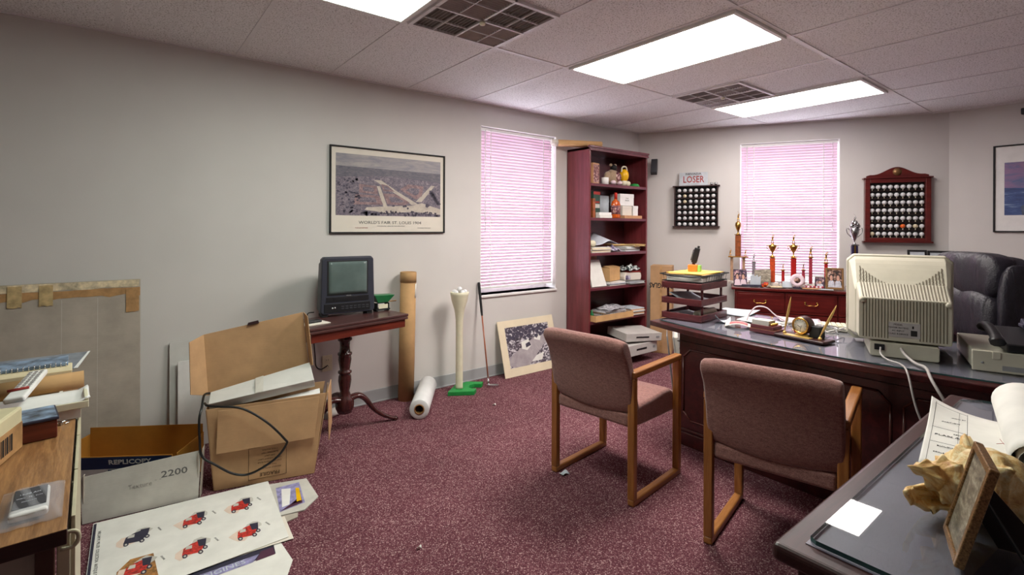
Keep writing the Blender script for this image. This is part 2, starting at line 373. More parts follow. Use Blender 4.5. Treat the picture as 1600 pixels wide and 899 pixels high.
def wall_with_hole(name, L0, L1, h, T, parent=None):        # local x along wall, y outward, z up ; h=(x0,x1,z0,z1)
    bm = nb()
    if h:
        x0, x1, z0, z1 = h
        bx(bm, L0, x0, 0, TH, 0, CE); bx(bm, x1, L1, 0, TH, 0, CE); bx(bm, x0, x1, 0, TH, 0, z0); bx(bm, x0, x1, 0, TH, z1, CE)
    else: bx(bm, L0, L1, 0, TH, 0, CE)
    o = struct(name, bm, 'wall'); o.location = T[0]; o.rotation_euler = (0, 0, R(T[1])); return o
WA_H = (2.545, 3.47, .745, 2.272); WB_H = (1.085, 2.012, .80, 2.276)
wall_with_hole('wall_left', X0-.2, C0.x+.1, WA_H, ((0, YA, 0), 0))
wall_with_hole('wall_back', 0, LB, WB_H, ((C0.x, C0.y, 0), AB))
wall_with_hole('wall_right', 0, C1.y-Y0+.2, None, ((C1.x, C1.y, 0), -90))
wall_with_hole('wall_near', X0-.2, C1.x+.1, None, ((0, Y0, 0), 0)).rotation_euler = (0, 0, 0)
bpy.data.objects['wall_near'].location = (0, Y0-TH, 0)
wall_with_hole('wall_entry', -.2, YA-Y0+.2, None, ((X0, Y0, 0), 90))
def baseboard(name, L, T):
    bm = nb(); bx(bm, 0, L, -.008, 0, 0, .1); bx(bm, 0, L, -.016, -.008, 0, .012)
    o = struct(name, bm, 'base', bevel=.003); o.location = T[0]; o.rotation_euler = (0, 0, R(T[1]))
baseboard('baseboard_left', C0.x-X0-.01, ((X0, YA-.0005, 0), 0))
baseboard('baseboard_back', LB-.02, (WB(.01, .0005), AB))
baseboard('baseboard_right', C1.y-Y0, ((C1.x-.0005, C1.y-.01, 0), -90))
# ceiling grid : tile 2 ft (x) by 4 ft (y)
GX = .6096; gx0 = 1.212; gy0 = 2.492
bm = nb(); xs = [gx0+GX*k for k in range(-6, 9)]; ys = [gy0-1.2192*k for k in range(0, 5)]
def xmax(y): return C1.x if y < C1.y else C1.x + (C0.x-C1.x)*(y-C1.y)/(C0.y-C1.y)
def ymax(x): return YA if x < C0.x else C1.y + (C0.y-C1.y)*(x-C1.x)/(C0.x-C1.x)
for x in xs:
    if X0 < x < C1.x: bx(bm, x-.012, x+.012, Y0, min(YA, ymax(x)), CE-.004, CE+.001)
for y in ys:
    if Y0 < y < YA: bx(bm, X0, xmax(y), y-.012, y+.012, CE-.005, CE+.001)
struct('trim_1', bm, 'grid')
bm = nb(); bx(bm, X0, C0.x, YA-.02, YA, CE-.006, CE); T = Matrix.Translation((C0.x, C0.y, 0)) @ Matrix.Rotation(R(AB), 4, 'Z')
vs = bx(bm, .012, LB, -.02, 0, CE-.006, CE); [setattr(v, 'co', T @ v.co) for v in vs]
bx(bm, C1.x-.02, C1.x, Y0, C1.y, CE-.006, CE); struct('trim_2', bm, 'grid')
# ------------------------------------------------------------------ windows (local frame: x right, y outward)
def window(idx, h, T, blind_label):
    x0, x1, z0, z1 = h; W = x1-x0; t = .02
    def place(o): o.location = T[0]; o.rotation_euler = (0, 0, R(T[1])); return o
    e = bpy.data.objects.new('window_%d' % idx, None); COL.objects.link(e); e['kind'] = 'structure'; place(e)
    bm = nb(); yo = .15
    bx(bm, x0, x0+.045, yo, yo+.05, z0, z1); bx(bm, x1-.045, x1, yo, yo+.05, z0, z1)
    bx(bm, x0+.045, x1-.045, yo, yo+.05, z1-.05, z1); bx(bm, x0+.045, x1-.045, yo, yo+.05, z0, z0+.05)
    zm = (z0+z1)/2 - .07; bx(bm, x0+.045, x1-.045, yo, yo+.045, zm-.025, zm+.025)
    obj('window_frame', bm, 'white', e, .003)
    bm = nb(); bx(bm, x0+.046, x1-.046, yo+.02, yo+.024, z0+.051, z1-.051); obj('window_pane', bm, 'glass', e)
    bm = nb(); bx(bm, x0, x0+.006, .0, yo, z0, z1); bx(bm, x1-.006, x1, 0, yo, z0, z1); bx(bm, x0+.006, x1-.006, 0, yo, z1-.006, z1)
    obj('window_jamb', bm, 'white', e)
    bm = nb(); bx(bm, x0-.004, x1+.004, -.018, yo, z0-.022, z0); obj('window_sill', bm, 'white', e, .004)
    b = thing('window_blind', blind_label, 'window blind'); place(b); yb = .055
    bm = nb(); bx(bm, x0+.012, x1-.012, yb-.018, yb+.018, z1-.036, z1-.008); obj('headrail', bm, 'white', b, .002)
    bm = nb(); p = .0285; n = int((z1-z0-.085)/p); zt = z1-.05
    for k in range(n):
        zc = zt-k*p
        c = R(68); hw = .0146; pts = []
        for s in (-1, -.33, .33, 1):
            y = yb+math.cos(c)*hw*s; z = zc-math.sin(c)*hw*s; bow = .0018*(1-s*s); pts.append((y-bow*math.sin(c), z+bow*math.cos(c)))
        for (ya, za), (yc, zd) in zip(pts, pts[1:]):
            f = bm.faces.new([bm.verts.new(v) for v in ((x0+.014, ya, za), (x1-.014, ya, za), (x1-.014, yc, zd), (x0+.014, yc, zd))]); f.smooth = True
    obj('slats', bm, 'blind', b)
    zb = zt-n*p; bm = nb(); bx(bm, x0+.014, x1-.014, yb-.012, yb+.012, zb-.004, zb+.014); obj('bottom_rail', bm, 'white', b, .002)
    for q in (.15, .85):
        bm = nb(); xx = x0+W*q; bx(bm, xx-.004, xx+.004, yb-.0165, yb-.0155, zb, z1-.03); obj('ladder_tape', bm, 'white', b)
    bm = nb(); cyl(bm, (x0+.07, yb-.024, z1-.03), (x0+.072, yb-.026, z1-.95), .004, m=0, n=6); obj('tilt_wand', bm, 'white', b)
    bm = nb(); cyl(bm, (x1-.06, yb-.022, z1-.03), (x1-.06, yb-.024, z1-.9), .0015, m=0, n=5); lathe(bm, [(.002, 0), (.006, -.03), (.004, -.04)], (x1-.06, yb-.024, z1-.9), 0, 8); obj('pull_cord', bm, 'white', b)
window(1, WA_H, ((0, YA, 0), 0), 'closed pink horizontal blind in the window beside the bookcase')
window(2, WB_H, ((C0.x, C0.y, 0), AB), 'closed pink horizontal blind in the window behind the trophies')

# ------------------------------------------------------------------ ceiling fixtures
def fixture(label, x0, x1, y0, y1, m='lamp'):
    t = thing('ceiling_light', label, 'ceiling light', ((x0+x1)/2, (y0+y1)/2, CE-.02), 0, 'recessed fluorescent troffers')
    a = (x1-x0)/2-.014; b = (y1-y0)/2-.014; bm = nb()
    bx(bm, -a, -a+.022, -b, b, 0, .0195); bx(bm, a-.022, a, -b, b, 0, .0195); bx(bm, -a+.022, a-.022, -b, -b+.022, 0, .0195); bx(bm, -a+.022, a-.022, b-.022, b, 0, .0195)
    obj('light_frame', bm, 'white', t, .002)
    bm = nb(); bx(bm, -a+.022, a-.022, -b+.022, b-.022, .004, .012); obj('diffuser', bm, m, t)
fixture('large lit ceiling panel in the middle of the ceiling, right of the big vent', xs[8], xs[9], gy0-1.2192, gy0)
fixture('lit ceiling panel furthest from the camera, next to the small vent', xs[11], xs[12], gy0-1.2192, gy0, 'lampfar')
fixture('greenish lit ceiling panel cut by the top edge, left of the big vent', xs[5], xs[6], gy0-1.2192, gy0, 'lampdim')
def vent(label, x0, x1, y0, y1, rot):
    t = thing('ceiling_vent', label, 'air vent', ((x0+x1)/2, (y0+y1)/2, CE-.016), 0, 'square ceiling diffusers')
    a = (x1-x0)/2-.014; b = (y1-y0)/2-.014; bm = nb()
    bx(bm, -a, -a+.02, -b, b, 0, .0155); bx(bm, a-.02, a, -b, b, 0, .0155); bx(bm, -a+.02, a-.02, -b, -b+.02, 0, .0155); bx(bm, -a+.02, a-.02, b-.02, b, 0, .0155)
    bx(bm, -.006, .006, -b, b, -.002, .012); bx(bm, -a, a, -.006, .006, -.002, .012)
    for q in (-.5, .5): bx(bm, a*q-.002, a*q+.002, -b, b, 0, .01); bx(bm, -a, a, b*q-.002, b*q+.002, 0, .01)
    obj('vent_frame', bm, 'grid', t)
    bm = nb(); bx(bm, -a+.02, a-.02, -b+.02, b-.02, .013, .0155); obj('vent_backing', bm, 'ventdark', t)
    bm = nb(); n = 14
    for qx in (-1, 0):
        for qy in (-1, 0):
            for k in range(n):
                s = (k+.5)/n
                if (qx+qy) % 2 == 0: y = qy*b+b*s; box(bm, (qx*a+a/2, y, .006), (a-.012, .0015, .009), 0, (R(0)*0+40, 0, 0))
                else: x = qx*a+a*s; box(bm, (x, qy*b+b/2, .006), (.0015, b-.012, .009), 0, (0, 40, 0))
    obj('louvre', bm, 'ventgrey', t)
    bm = nb(); lathe(bm, [(.0, -.022), (.014, -.02), (.018, -.008), (.006, 0)], (0.0, 0, 0), 0, 10); obj('damper_knob', bm, 'ivory', t)
vent('large square grilled ceiling vent near the top edge, cobwebbed', xs[6], xs[7], gy0-GX, gy0, 0)
vent('smaller looking ceiling vent far off, touching the furthest lit panel', xs[10], xs[11], gy0-GX, gy0, 0)

# ------------------------------------------------------------------ executive desk (local: x to viewer's right, y away)
DX = -90
def viewer(x, y, z): return (x, y, z)
def bow(y): return 2.555+.15*((y-.995)/.995)**2
desk = thing('executive_desk', 'wide bow-fronted mahogany desk with grey glass-covered top, in front of the credenza', 'desk', (2.555, .995, 0))
bm = nb(); N = 24; ys = [0+1.99*i/N for i in range(N+1)]
front = [(bow(y)-2.555, y-.995) for y in ys]; back = .93
prism(bm, [(back, -.995)]+front+[(back, .995)], .032, 0, Matrix.Translation((0, 0, .726)))
obj('desk_top', bm, 'mahog', desk, .006, 3)
bm = nb(); prism(bm, [(back-.05, -.945)]+[(bow(y)-2.555+.05, (y-.995)*.95) for y in ys]+[(back-.05, .945)], .002, 0, Matrix.Translation((0, 0, .7581))); obj('sheen_sheet', bm, 'glass_sheen', desk)  # added sheet below the glass, coloured like the reflected room
bm = nb(); prism(bm, [(back-.045, -.95)]+[(bow(y)-2.555+.045, (y-.995)*.955) for y in ys]+[(back-.045, .95)], .006, 0, Matrix.Translation((0, 0, .7605)))
for f in bm.faces:
    if abs(f.calc_center_median().z-.7635) < .001: f.material_index = 1
obj('glass_top', bm, ['deskglass', 'glassedge'], desk)
bm = nb(); bx(bm, .235, .26, -.83, .83, .1, .725, 0)
obj('modesty_panel', bm, 'mahog', desk, .002)
for (a, b) in ((-.84, -.42), (.42, .84)):
    bm = nb(); bx(bm, .262, .85, a, b, .1, .725); o = obj('pedestal', bm, 'mahogz', desk, .004)
bm = nb(); bx(bm, .215, .235, -.85, .85, .0, .085); bx(bm, .222, .235, -.84, .84, .085, .105); bx(bm, .236, .86, -.85, -.83, 0, .09); bx(bm, .236, .86, .83, .85, 0, .09); obj('plinth', bm, 'mahog', desk, .006, 3)
def octo(bm, y0, y1, z0, z1, x, c=.05, m=0):
    pts = [(x, y0+c, z0), (x, y1-c, z0), (x, y1, z0+c), (x, y1, z1-c), (x, y1-c, z1), (x, y0+c, z1), (x, y0, z1-c), (x, y0, z0+c)]
    for a, b in zip(pts, pts[1:]+pts[:1]): tube(bm, [a, b], .006, m, 6)
for (a, b) in ((-.80, -.32), (-.27, .27), (.32, .80)):
    bm = nb(); octo(bm, a, b, .16, .60, .232); obj('panel_moulding', bm, 'mould', desk)
bm = nb(); bx(bm, .225, .235, -.84, .84, .64, .645); obj('apron_rail', bm, 'mahog', desk)

# ------------------------------------------------------------------ credenza (local frame of back wall)
CZ = .775
cred = thing('credenza', 'red mahogany credenza with brass drawer pulls under the trophy window', 'credenza', WB(1.0, .475), AB)
bm = nb(); bx(bm, 0, 1.83, 0, .46, CZ-.035, CZ-.008); obj('credenza_top', bm, 'cherry', cred, .006, 3)
bm = nb(); bx(bm, .02, 1.81, .02, .44, CZ-.008, CZ, 0); obj('glass_top', bm, 'deskglass', cred)
bm = nb(); bx(bm, .03, 1.80, .03, .45, .09, CZ-.035); obj('carcass', bm, 'cherry', cred, .003)
bm = nb(); bx(bm, .015, 1.815, .02, .455, 0, .09); obj('plinth', bm, 'cherry', cred, .006)
def bail(bm, x, y, z, w=.05):
    for s in (-1, 1): lathe(bm, [(.011, 0), (.009, .004), (.004, .008), (.004, .018), (.007, .022)], (x+s*w, y, z), 0, 10, (90, 0, 0))
    tube(bm, smooth_pts([(x-w, y-.018, z), (x-w*1.05, y-.024, z-.012), (x-w*.6, y-.026, z-.024), (x, y-.027, z-.021), (x+w*.6, y-.026, z-.024), (x+w*1.05, y-.024, z-.012), (x+w, y-.018, z)], 4), .0035, 0, 6)
for i in range(4):
    x0 = .045+i*.438; x1 = x0+.425
    for (z0, z1) in ((.53, .725), (.32, .52), (.105, .31)):
        bm = nb(); bx(bm, x0, x1, .014, .03, z0, z1); bx(bm, x0+.02, x1-.02, .011, .014, z0+.02, z1-.02); dr = obj('drawer', bm, 'cherry', cred, .003)
        bm = nb(); bail(bm, (x0+x1)/2, .011, (z0+z1)/2+.015); obj('handle', bm, 'gold', dr)

# ------------------------------------------------------------------ right foreground desk
fd = thing('side_desk', 'dark desk with thick glass top filling the lower right corner, shell and blueprints on it', 'desk', (.982, .444, 0))
bm = nb(); bx(bm, 0, 1.40, -.86, 0, .722, .757); obj('desk_top', bm, 'walnut', fd, .012, 4)
bm = nb(); bx(bm, .045, 1.36, -.82, -.045, .7571, .7585); obj('sheen_sheet', bm, 'glass_sheen', fd)  # added sheet below the glass, ceiling reflection put into its colour
bm = nb(); c = .05
prism(bm, [(.052, -.055-c*.1), (.06, -.048), (1.355-c, -.048), (1.355, -.048-c), (1.355, -.81), (.052, -.81)], .009, 0, Matrix.Translation((0, 0, .759)))
for f in bm.faces:
    if abs(f.calc_center_median().z-.7635) < .001: f.material_index = 1
obj('glass_top', bm, ['deskglass', 'glassedge'], fd)
bm = nb(); bx(bm, .05, 1.35, -.06, -.04, .12, .722); bx(bm, .05, .07, -.8, -.06, .05, .722); bx(bm, 1.33, 1.35, -.8, -.06, .05, .722); obj('desk_panel', bm, 'walnut', fd, .003)
for (a, b) in ((.05, .05), (1.31, .05), (.05, .76), (1.31, .76)):
    bm = nb(); bx(bm, a-.004, a+.04, -b-.0, -b+.04-.02, 0, .722); obj('leg', bm, 'walnut', fd, .004)

# ------------------------------------------------------------------ visitor armchairs
def armchair(loc, rz, label):
    t = thing('visitor_armchair', label, 'chair', loc, rz, 'mauve guest armchairs')
    W, D = .262, .245
    for s in (-1, 1):
        bm = nb(); x = s*(W-.019); L = lambda *a: a
        th, wd = .019, .0155
        pts = [(-D+.015, .632), (D-.012, .652)]
        def bar(p, q, w=.019, h=.0165):
            d = Vector((0, q[0]-p[0], q[1]-p[1])); mid = Vector((x, (p[0]+q[0])/2, (p[1]+q[1])/2)); ang = math.degrees(math.atan2(d.z, d.y))
            box(bm, mid, (w*2, d.length, h*2), 0, (ang, 0, 0))
        bar((-D+.0165, 0.03), (-D+.0165, .622)); obj('rear_leg', bm, 'oak', t, .005, 3)
        bm = nb(); bar((D-.0165, .03), (D-.0165, .63)); obj('front_leg', bm, 'oak', t, .005, 3)
        bm = nb(); bar((-D, .0165), (D, .0165)); obj('floor_runner', bm, 'oakx', t, .008, 3)
        bm = nb(); bar((-D, .638), (D, .645), .021, .0165); obj('armrest', bm, 'oakx', t, .008, 3)
    # seat cushion : side profile extruded across
    wi = W-.04
    prof = [(-.235, .375), (-.235, .44), (-.15, .455), (0, .462), (.12, .472), (.20, .470), (.245, .447), (.262, .41), (.258, .365), (.23, .342), (.1, .345), (-.1, .352)]
    bm = nb(); prism(bm, prof, wi*2, 0, Matrix(((0, 0, 1, -wi), (1, 0, 0, 0), (0, 1, 0, 0), (0, 0, 0, 1)))); o = obj('seat', bm, 'fabric', t, .016, 4)
    # back : thick pad leaning backwards with a rolled top, slightly bowed
    def back(u, v):
        pass
    prof = [(-.225, .452), (-.245, .50), (-.262, .60), (-.292, .70), (-.322, .762), (-.335, .785), (-.333, .805), (-.318, .82), (-.296, .822), (-.274, .81), (-.256, .775), (-.232, .70), (-.208, .60), (-.182, .50), (-.172, .462), (-.19, .445)]
    n = 10; bm = nb(); rings = []
    for i in range(n+1):
        x = -W+.012 + (2*W-.024)*i/n; u = (i/n-.5)*2
        if abs(u) > .82: pinch = .0
        rings.append([bm.verts.new((x, y-.018*(1-u*u), z-.014*(abs(u)**5 if z > .74 else 0)-(.022*(1-u*u) if z < .48 else 0))) for y, z in prof])
    m = len(prof)
    for i in range(n):
        for k in range(m): f = bm.faces.new((rings[i][k], rings[i][(k+1) % m], rings[i+1][(k+1) % m], rings[i+1][k])); f.smooth = True
    bm.faces.new(rings[0]); bm.faces.new(rings[-1][::-1])
    obj('backrest', bm, 'fabric', t, .014, 4)
    return t
armchair((2.172, 1.818, 0), 6.8-90, 'mauve tweed armchair with oak sled frame standing nearest the bookcase')
armchair((2.277, .975, 0), 12.3-90, 'mauve tweed armchair with oak sled frame beside the glass-topped side desk')

# ------------------------------------------------------------------ bookcase
BX0, BX1, BY0, BY1, BH = 3.612, 4.528, 3.362, 3.676, 2.165
bc = thing('bookcase', 'tall mahogany bookcase crammed with papers, beside the left window', 'bookcase', (BX0, BY0, 0))
Wb = BX1-BX0; Db = BY1-BY0
for a in (0, Wb-.022):
    bm = nb(); bx(bm, a, a+.022, 0.006, Db, 0, BH-.012); obj('side_panel', bm, 'mahogz', bc, .002)
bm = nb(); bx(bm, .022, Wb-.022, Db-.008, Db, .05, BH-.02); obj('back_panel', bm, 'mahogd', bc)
SH = [.085, .43, .76, 1.105, 1.455, 1.797]
for z in SH:
    bm = nb(); bx(bm, .022, Wb-.022, 0.004, Db-.008, z-.028, z); obj('shelf', bm, 'shelfw', bc, .002)
bm = nb(); bx(bm, .0, Wb, .004, Db, BH-.04, BH-.012); bx(bm, -.006, Wb+.006, -.010, .01, BH-.05, BH-.035)
bx(bm, -.003, Wb+.003, -.006, .01, BH-.035, BH-.02); bx(bm, -.01, Wb+.01, -.014, .02, BH-.02, BH); obj('crown_moulding', bm, 'mahogc', bc, .003)
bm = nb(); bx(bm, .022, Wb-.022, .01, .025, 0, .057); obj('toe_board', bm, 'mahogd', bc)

# ------------------------------------------------------------------ golf balls and wall cases (local x right, y into wall)
def golf_ball(label, loc, mat='ball', r=.0205, group=None):
    bm = nb(); ball(bm, (0, 0, 0), r, 0, 16); o = obj('golf_ball', bm, mat); o.location = loc; return tag(o, label, 'golf ball', group)
ORD = ['first', 'second', 'third', 'fourth', 'fifth', 'sixth', 'seventh', 'eighth', 'ninth']
def wl(al, off, z): return WB(al, off, z)
rack = thing('ball_rack', 'dark open wooden rack of white golf balls hanging under the number plate', 'ball rack', WB(.404, 0, 1.367), AB)
bm = nb(); bx(bm, .01, .46, -.008, -.002, .01, .455); obj('back_panel', bm, 'blackm', rack)
for a in (.004, .452):
    bm = nb(); bx(bm, a, a+.012, -.06, -.002, .012, .452); obj('side_panel', bm, 'walnut', rack, .001)
bm = nb(); bx(bm, -.012, .482, -.07, -.002, .452, .464); obj('top_board', bm, 'walnut', rack, .002)
bm = nb(); bx(bm, -.012, .482, -.07, -.002, 0, .012); obj('bottom_board', bm, 'walnut', rack, .002)
for k in range(1, 7):
    bm = nb(); bx(bm, .016, .452, -.052, -.008, .012+k*.0625-.003, .012+k*.0625+.003); obj('shelf', bm, 'walnut', rack)
first = None
for r_ in range(7):
    for c_ in range(7):
        p = wl(.404+.058+c_*.0595, .032, 1.367+.012+r_*.0625+(.003 if r_ else 0)+.0212)
        if (r_, c_) in ((5, 1), (4, 1)):
            golf_ball('cream coloured golf ball in the dark open rack, second column, %s' % ('second row from the top' if r_ == 5 else 'third row from the top'), p, 'balle'); continue
        lab = 'white golf ball in the dark open rack, %s row, %s column from the left' % (ORD[6-r_], ORD[c_])
        if not first: first = golf_ball(lab, p, group='white balls in the dark open rack')
        else: o = first.copy(); COL.objects.link(o); o.location = p; o['label'] = lab
pl = thing('number_plate', 'silver car number plate lettered LOSER propped on the dark ball rack', 'number plate', WB(.466, .038, 1.8315), AB)
bm = nb(); box(bm, (.145, 0, .075), (.30, .0015, .15), 0, (-8, 0, 0)); obj('plate', bm, 'plate', pl, .0005)
M_ = txt('LOSER', .105, 'redink', pl, (.145, -.003, .066), (82, 0, 0), .74, bold=.0015)
txt('NEVADA', .028, 'greyink', pl, (.145, .005, .130), (82, 0, 0), 1.5, bold=.001); txt('THE SILVER STATE', .012, 'greyink', pl, (.145, -.010, .016), (82, 0, 0), 1.3)
for i, a in enumerate((.80, .842)):
    t = thing('miniature_mug', 'tiny silver mug at the right end of the dark ball rack, %s of two' % ('left' if i == 0 else 'right'), 'miniature', WB(a, .035, 1.8315), AB, 'tiny mugs on the ball rack')
    bm = nb(); lathe(bm, [(.0, 0), (.013, 0), (.012, .03), (.010, .03), (.010, .004), (0, .004)], (0, 0, 0), 0, 12); obj('cup_body', bm, 'silver', t)
    bm = nb(); tube(bm, smooth_pts([(.011, 0, .006), (.022, 0, .01), (.022, 0, .022), (.011, 0, .026)], 3), .002, 0, 5); obj('handle', bm, 'silver', t)
case = thing('ball_display_case', 'glazed red cherry display case with arched top full of golf balls', 'display case', WB(2.203, 0, 1.222), AB)
cw = .54
bm = nb(); bx(bm, .02, cw-.02, -.01, -.002, .02, .62); obj('back_panel', bm, 'blackm', case)
for (a, b, c, d) in ((.008, .05, .014, .625), (cw-.05, cw-.008, .014, .625)):
    bm = nb(); bx(bm, a, b, -.062, -.002, c, d); obj('frame_stile', bm, 'cherry', case, .003)
for (c, d) in ((.014, .045), (.585, .625)):
    bm = nb(); bx(bm, .05, cw-.05, -.062, -.002, c, d); obj('frame_rail', bm, 'cherry', case, .003)
bm = nb(); bx(bm, -.008, cw+.008, -.072, -.002, 0, .014); obj('ledge', bm, 'cherry', case, .003); bm = nb(); bx(bm, -.008, cw+.008, -.072, -.002, .625, .637); obj('ledge', bm, 'cherry', case, .003)
bm = nb(); pts = [(.02, 0), (cw-.02, 0), (cw-.02, .018), (cw-.05, .028)]
for k in range(0, 21): u = k/20; x = cw-.07-(cw-.14)*u; pts.append((x, .028+.072*(.5-.5*math.cos(2*PI*u))**1.1))
pts += [(.05, .028), (.02, .018)]
prism(bm, pts, .02, 0, Matrix(((1, 0, 0, 0), (0, 0, 1, -.045), (0, 1, 0, .637), (0, 0, 0, 1)))); obj('crest', bm, 'cherry', case, .003)
bm = nb(); lathe(bm, [(0, -.004), (.026, -.004), (.03, 0), (.034, .0), (.036, .006), (0, .006)], (cw/2, -.045, .69), 0, 24, (90, 0, 0)); md = obj('medallion', bm, 'agold', case)
bm = nb(); bx(bm, .05, cw-.05, -.058, -.0565, .045, .585); obj('glass_door', bm, 'glass', case)
bm = nb()
for k in range(7): bx(bm, .05, cw-.05, -.045, -.01, .045+k*.0765, .050+k*.0765)
obj('shelf', bm, 'walnut', case)
first = None
for r_ in range(7):
    for c_ in range(9):
        zz = .050+r_*.0765; p = wl(2.203+.072+c_*.0495, .032, 1.222+zz+.035)
        if (r_, c_) == (1, 5): golf_ball('bright orange golf ball near the bottom of the red display case', p, 'ballo'); continue
        if (r_, c_) in ((1, 7), (0, 0)):
            golf_ball('cream golf ball in the red display case, %s' % ('bottom left corner' if c_ == 0 else 'two places right of the orange ball'), p, 'balle'); continue
        lab = 'white golf ball in the red glazed display case, %s row, %s column from the left' % (ORD[6-r_], ORD[c_])
        if not first: first = golf_ball(lab, p, group='white balls in the red display case')
        else: o = first.copy(); COL.objects.link(o); o.location = p; o['label'] = lab
bm = nb()
for r_ in range(7):
    for c_ in range(9): lathe(bm, [(.007, 0), (.0025, .004), (.0025, .009), (.007, .0155)], (.072+c_*.0495, -.032, .050+r_*.0765), 0, 6)
obj('ball_tees', bm, 'ivory', case)

# ------------------------------------------------------------------ pictures
def picture(label, loc, rz, W, H, border, art, fmat='blackm', fw=.012, dp=.018, mat='ivoryp', cat='picture', tilt=0, nm='framed_print', glass=True):
    t = thing(nm, label, cat, loc, rz); t.rotation_euler = (R(tilt), 0, R(rz))
    bm = nb()
    bx(bm, 0, fw, -dp, -.001, 0, H); bx(bm, W-fw, W, -dp, -.001, 0, H); bx(bm, fw, W-fw, -dp, -.001, 0, fw); bx(bm, fw, W-fw, -dp, -.001, H-fw, H); obj('picture_frame', bm, fmat, t, .0015)
    bm = nb(); bx(bm, fw, W-fw, -.008, -.003, fw, H-fw); obj('mat_board', bm, mat, t)
    art(t, W, H)
    return t
def flat(bm, pts, y, m):                    # printed patch: polygon in local x,z at depth y
    f = bm.faces.new([bm.verts.new((x, y, z)) for x, z in pts]); f.material_index = m
def printmat(name, stops, sc=40, det=6, st=(1, 1, 1), dist=.4, rough=.5, vor=0):
    g = G(name); co = g.coord(st); f = g.noise(co, sc, det, .72, dist)
    if vor:
        v = g.n('ShaderNodeTexVoronoi'); v.inputs['Scale'].default_value = vor; g.l(co, v.inputs['Vector']); sp = g.n('ShaderNodeSeparateColor'); g.l(v.outputs['Color'], sp.inputs[0])
        mx = g.n('ShaderNodeMath', operation='MULTIPLY_ADD'); g.l(sp.outputs[0], mx.inputs[0]); mx.inputs[1].default_value = .5; mu = g.n('ShaderNodeMath', operation='MULTIPLY_ADD'); g.l(f, mu.inputs[0]); mu.inputs[1].default_value = .6; g.l(mx.outputs[0], mu.inputs[2]); mx.inputs[2].default_value = -.0; f = mu.outputs[0]
    g.l(g.ramp(f, stops), g.p.inputs['Base Color']); g.set(Roughness=rough); return g.m
M['pcity'] = printmat('aerial city print', [(.36, (70, 66, 84)), (.48, (104, 96, 110)), (.58, (136, 124, 134)), (.7, (176, 164, 162))], 48, 8, (1, 1, 1.6), 1.2)
M['psky'] = printmat('aerial print sky', [(.3, (122, 122, 136)), (.7, (170, 162, 160))], 6, 4, (1, 1, 4))
M['phill'] = printmat('aerial print far land', [(.35, (76, 78, 92)), (.6, (112, 106, 116)), (.8, (160, 150, 150))], 30, 6, (1, 1, 5))
M['ppath'] = printmat('aerial print avenues', [(.3, (170, 158, 150)), (.7, (204, 194, 180))], 20)
M['ptree'] = printmat('aerial print trees', [(.4, (54, 50, 70)), (.7, (92, 84, 98))], 60)
M['pbldg'] = printmat('aerial print halls', [(.35, (106, 84, 92)), (.55, (146, 118, 120)), (.75, (176, 152, 148))], 60, 4, (1, 1, 1), .2)

def art_fair(t, W, H):
    x0, x1, z0, z1 = .045, W-.04, .135, H-.055; w_ = x1-x0; h = z1-z0; bm = nb(); q = lambda pts: [(x0+u*w_, z0+v*h) for u, v in pts]
    flat(bm, q([(0, 0), (1, 0), (1, 1), (0, 1)]), -.0090, 0)
    flat(bm, q([(0, .80), (1, .78), (1, 1), (0, 1)]), -.0093, 1); flat(bm, q([(0, .62), (.5, .68), (1, .62), (1, .79), (0, .83)]), -.0092, 2)
    flat(bm, q([(.33, .60), (.40, .60), (.56, .42), (.76, .22), (.70, .20), (.52, .40)]), -.0094, 3)
    flat(bm, q([(.42, .16), (.70, .19), (.80, .24), (1, .14), (1, .04), (.72, .08), (.45, .05), (.25, .10), (.27, .14)]), -.0094, 3)
    flat(bm, q([(.94, .56), (.90, .56), (.74, .26), (.80, .26)]), -.0094, 3); flat(bm, q([(.36, .50), (.39, .50), (.46, .16), (.42, .16)]), -.0094, 3)
    for pts in ([(.20, .38), (.20, .52), (.36, .50), (.37, .36)], [(.15, .18), (.17, .35), (.38, .34), (.42, .19)], [(.46, .20), (.42, .38), (.54, .38), (.68, .24), (.62, .19)], [(.42, .42), (.40, .54), (.46, .52), (.53, .42)], [(.58, .46), (.66, .56), (.82, .54), (.80, .36), (.74, .30)]):
        flat(bm, q(pts), -.0096, 5)
        c = (sum(a for a, b in pts)/len(pts), sum(b for a, b in pts)/len(pts))
        flat(bm, q([(c[0]+(a-c[0])*.6, c[1]+(b-c[1])*.5) for a, b in pts]), -.0097, 0)
    for k in range(64):
        a = .22+.76*random.random(); b = .012+.07*random.random() + (.10 if .5 < a < .7 and k % 2 else 0)
        flat(bm, q(blob(a, b, .016, .028, 7, .6, k)), -.0098, 4)
    rt = random.Random(3)
    for k in range(60): flat(bm, q(blob(.015+.19*rt.random(), .04+.56*rt.random(), .016, .022, 7, .6, 50+k)), -.0098, 4)
    for k in range(8): flat(bm, q(blob(.86+.13*((k*29) % 10)/10, .20+.035*k, .03, .04, 8, .4, 90+k)), -.0098, 4)
    obj('printed_view', bm, ['pcity', 'psky', 'phill', 'ppath', 'ptree', 'pbldg'], t)
    txt("WORLD'S FAIR ST. LOUIS 1904", .032, 'greyink', t, (W*.5, -.0095, .082), (90, 0, 0), 1.22)
    txt("PANORAMIC VIEW OF THE GROUNDS", .009, 'greyink', t, (W*.5, -.0095, .056), (90, 0, 0), 1.5, 'small_print')
    txt("THE EXPOSITION", .009, 'redink', t, (W*.25, -.0095, .042), (90, 0, 0), 1.4, 'small_print'); txt("LOUISIANA PURCHASE", .009, 'greyink', t, (W*.8, -.0095, .042), (90, 0, 0), 1.3, 'small_print')
picture('wide framed aerial print of a 1904 fair above the television', (1.205, YA-.001, 1.306), 0, .962, .65, 0, art_fair, 'blackm', .011, .02)
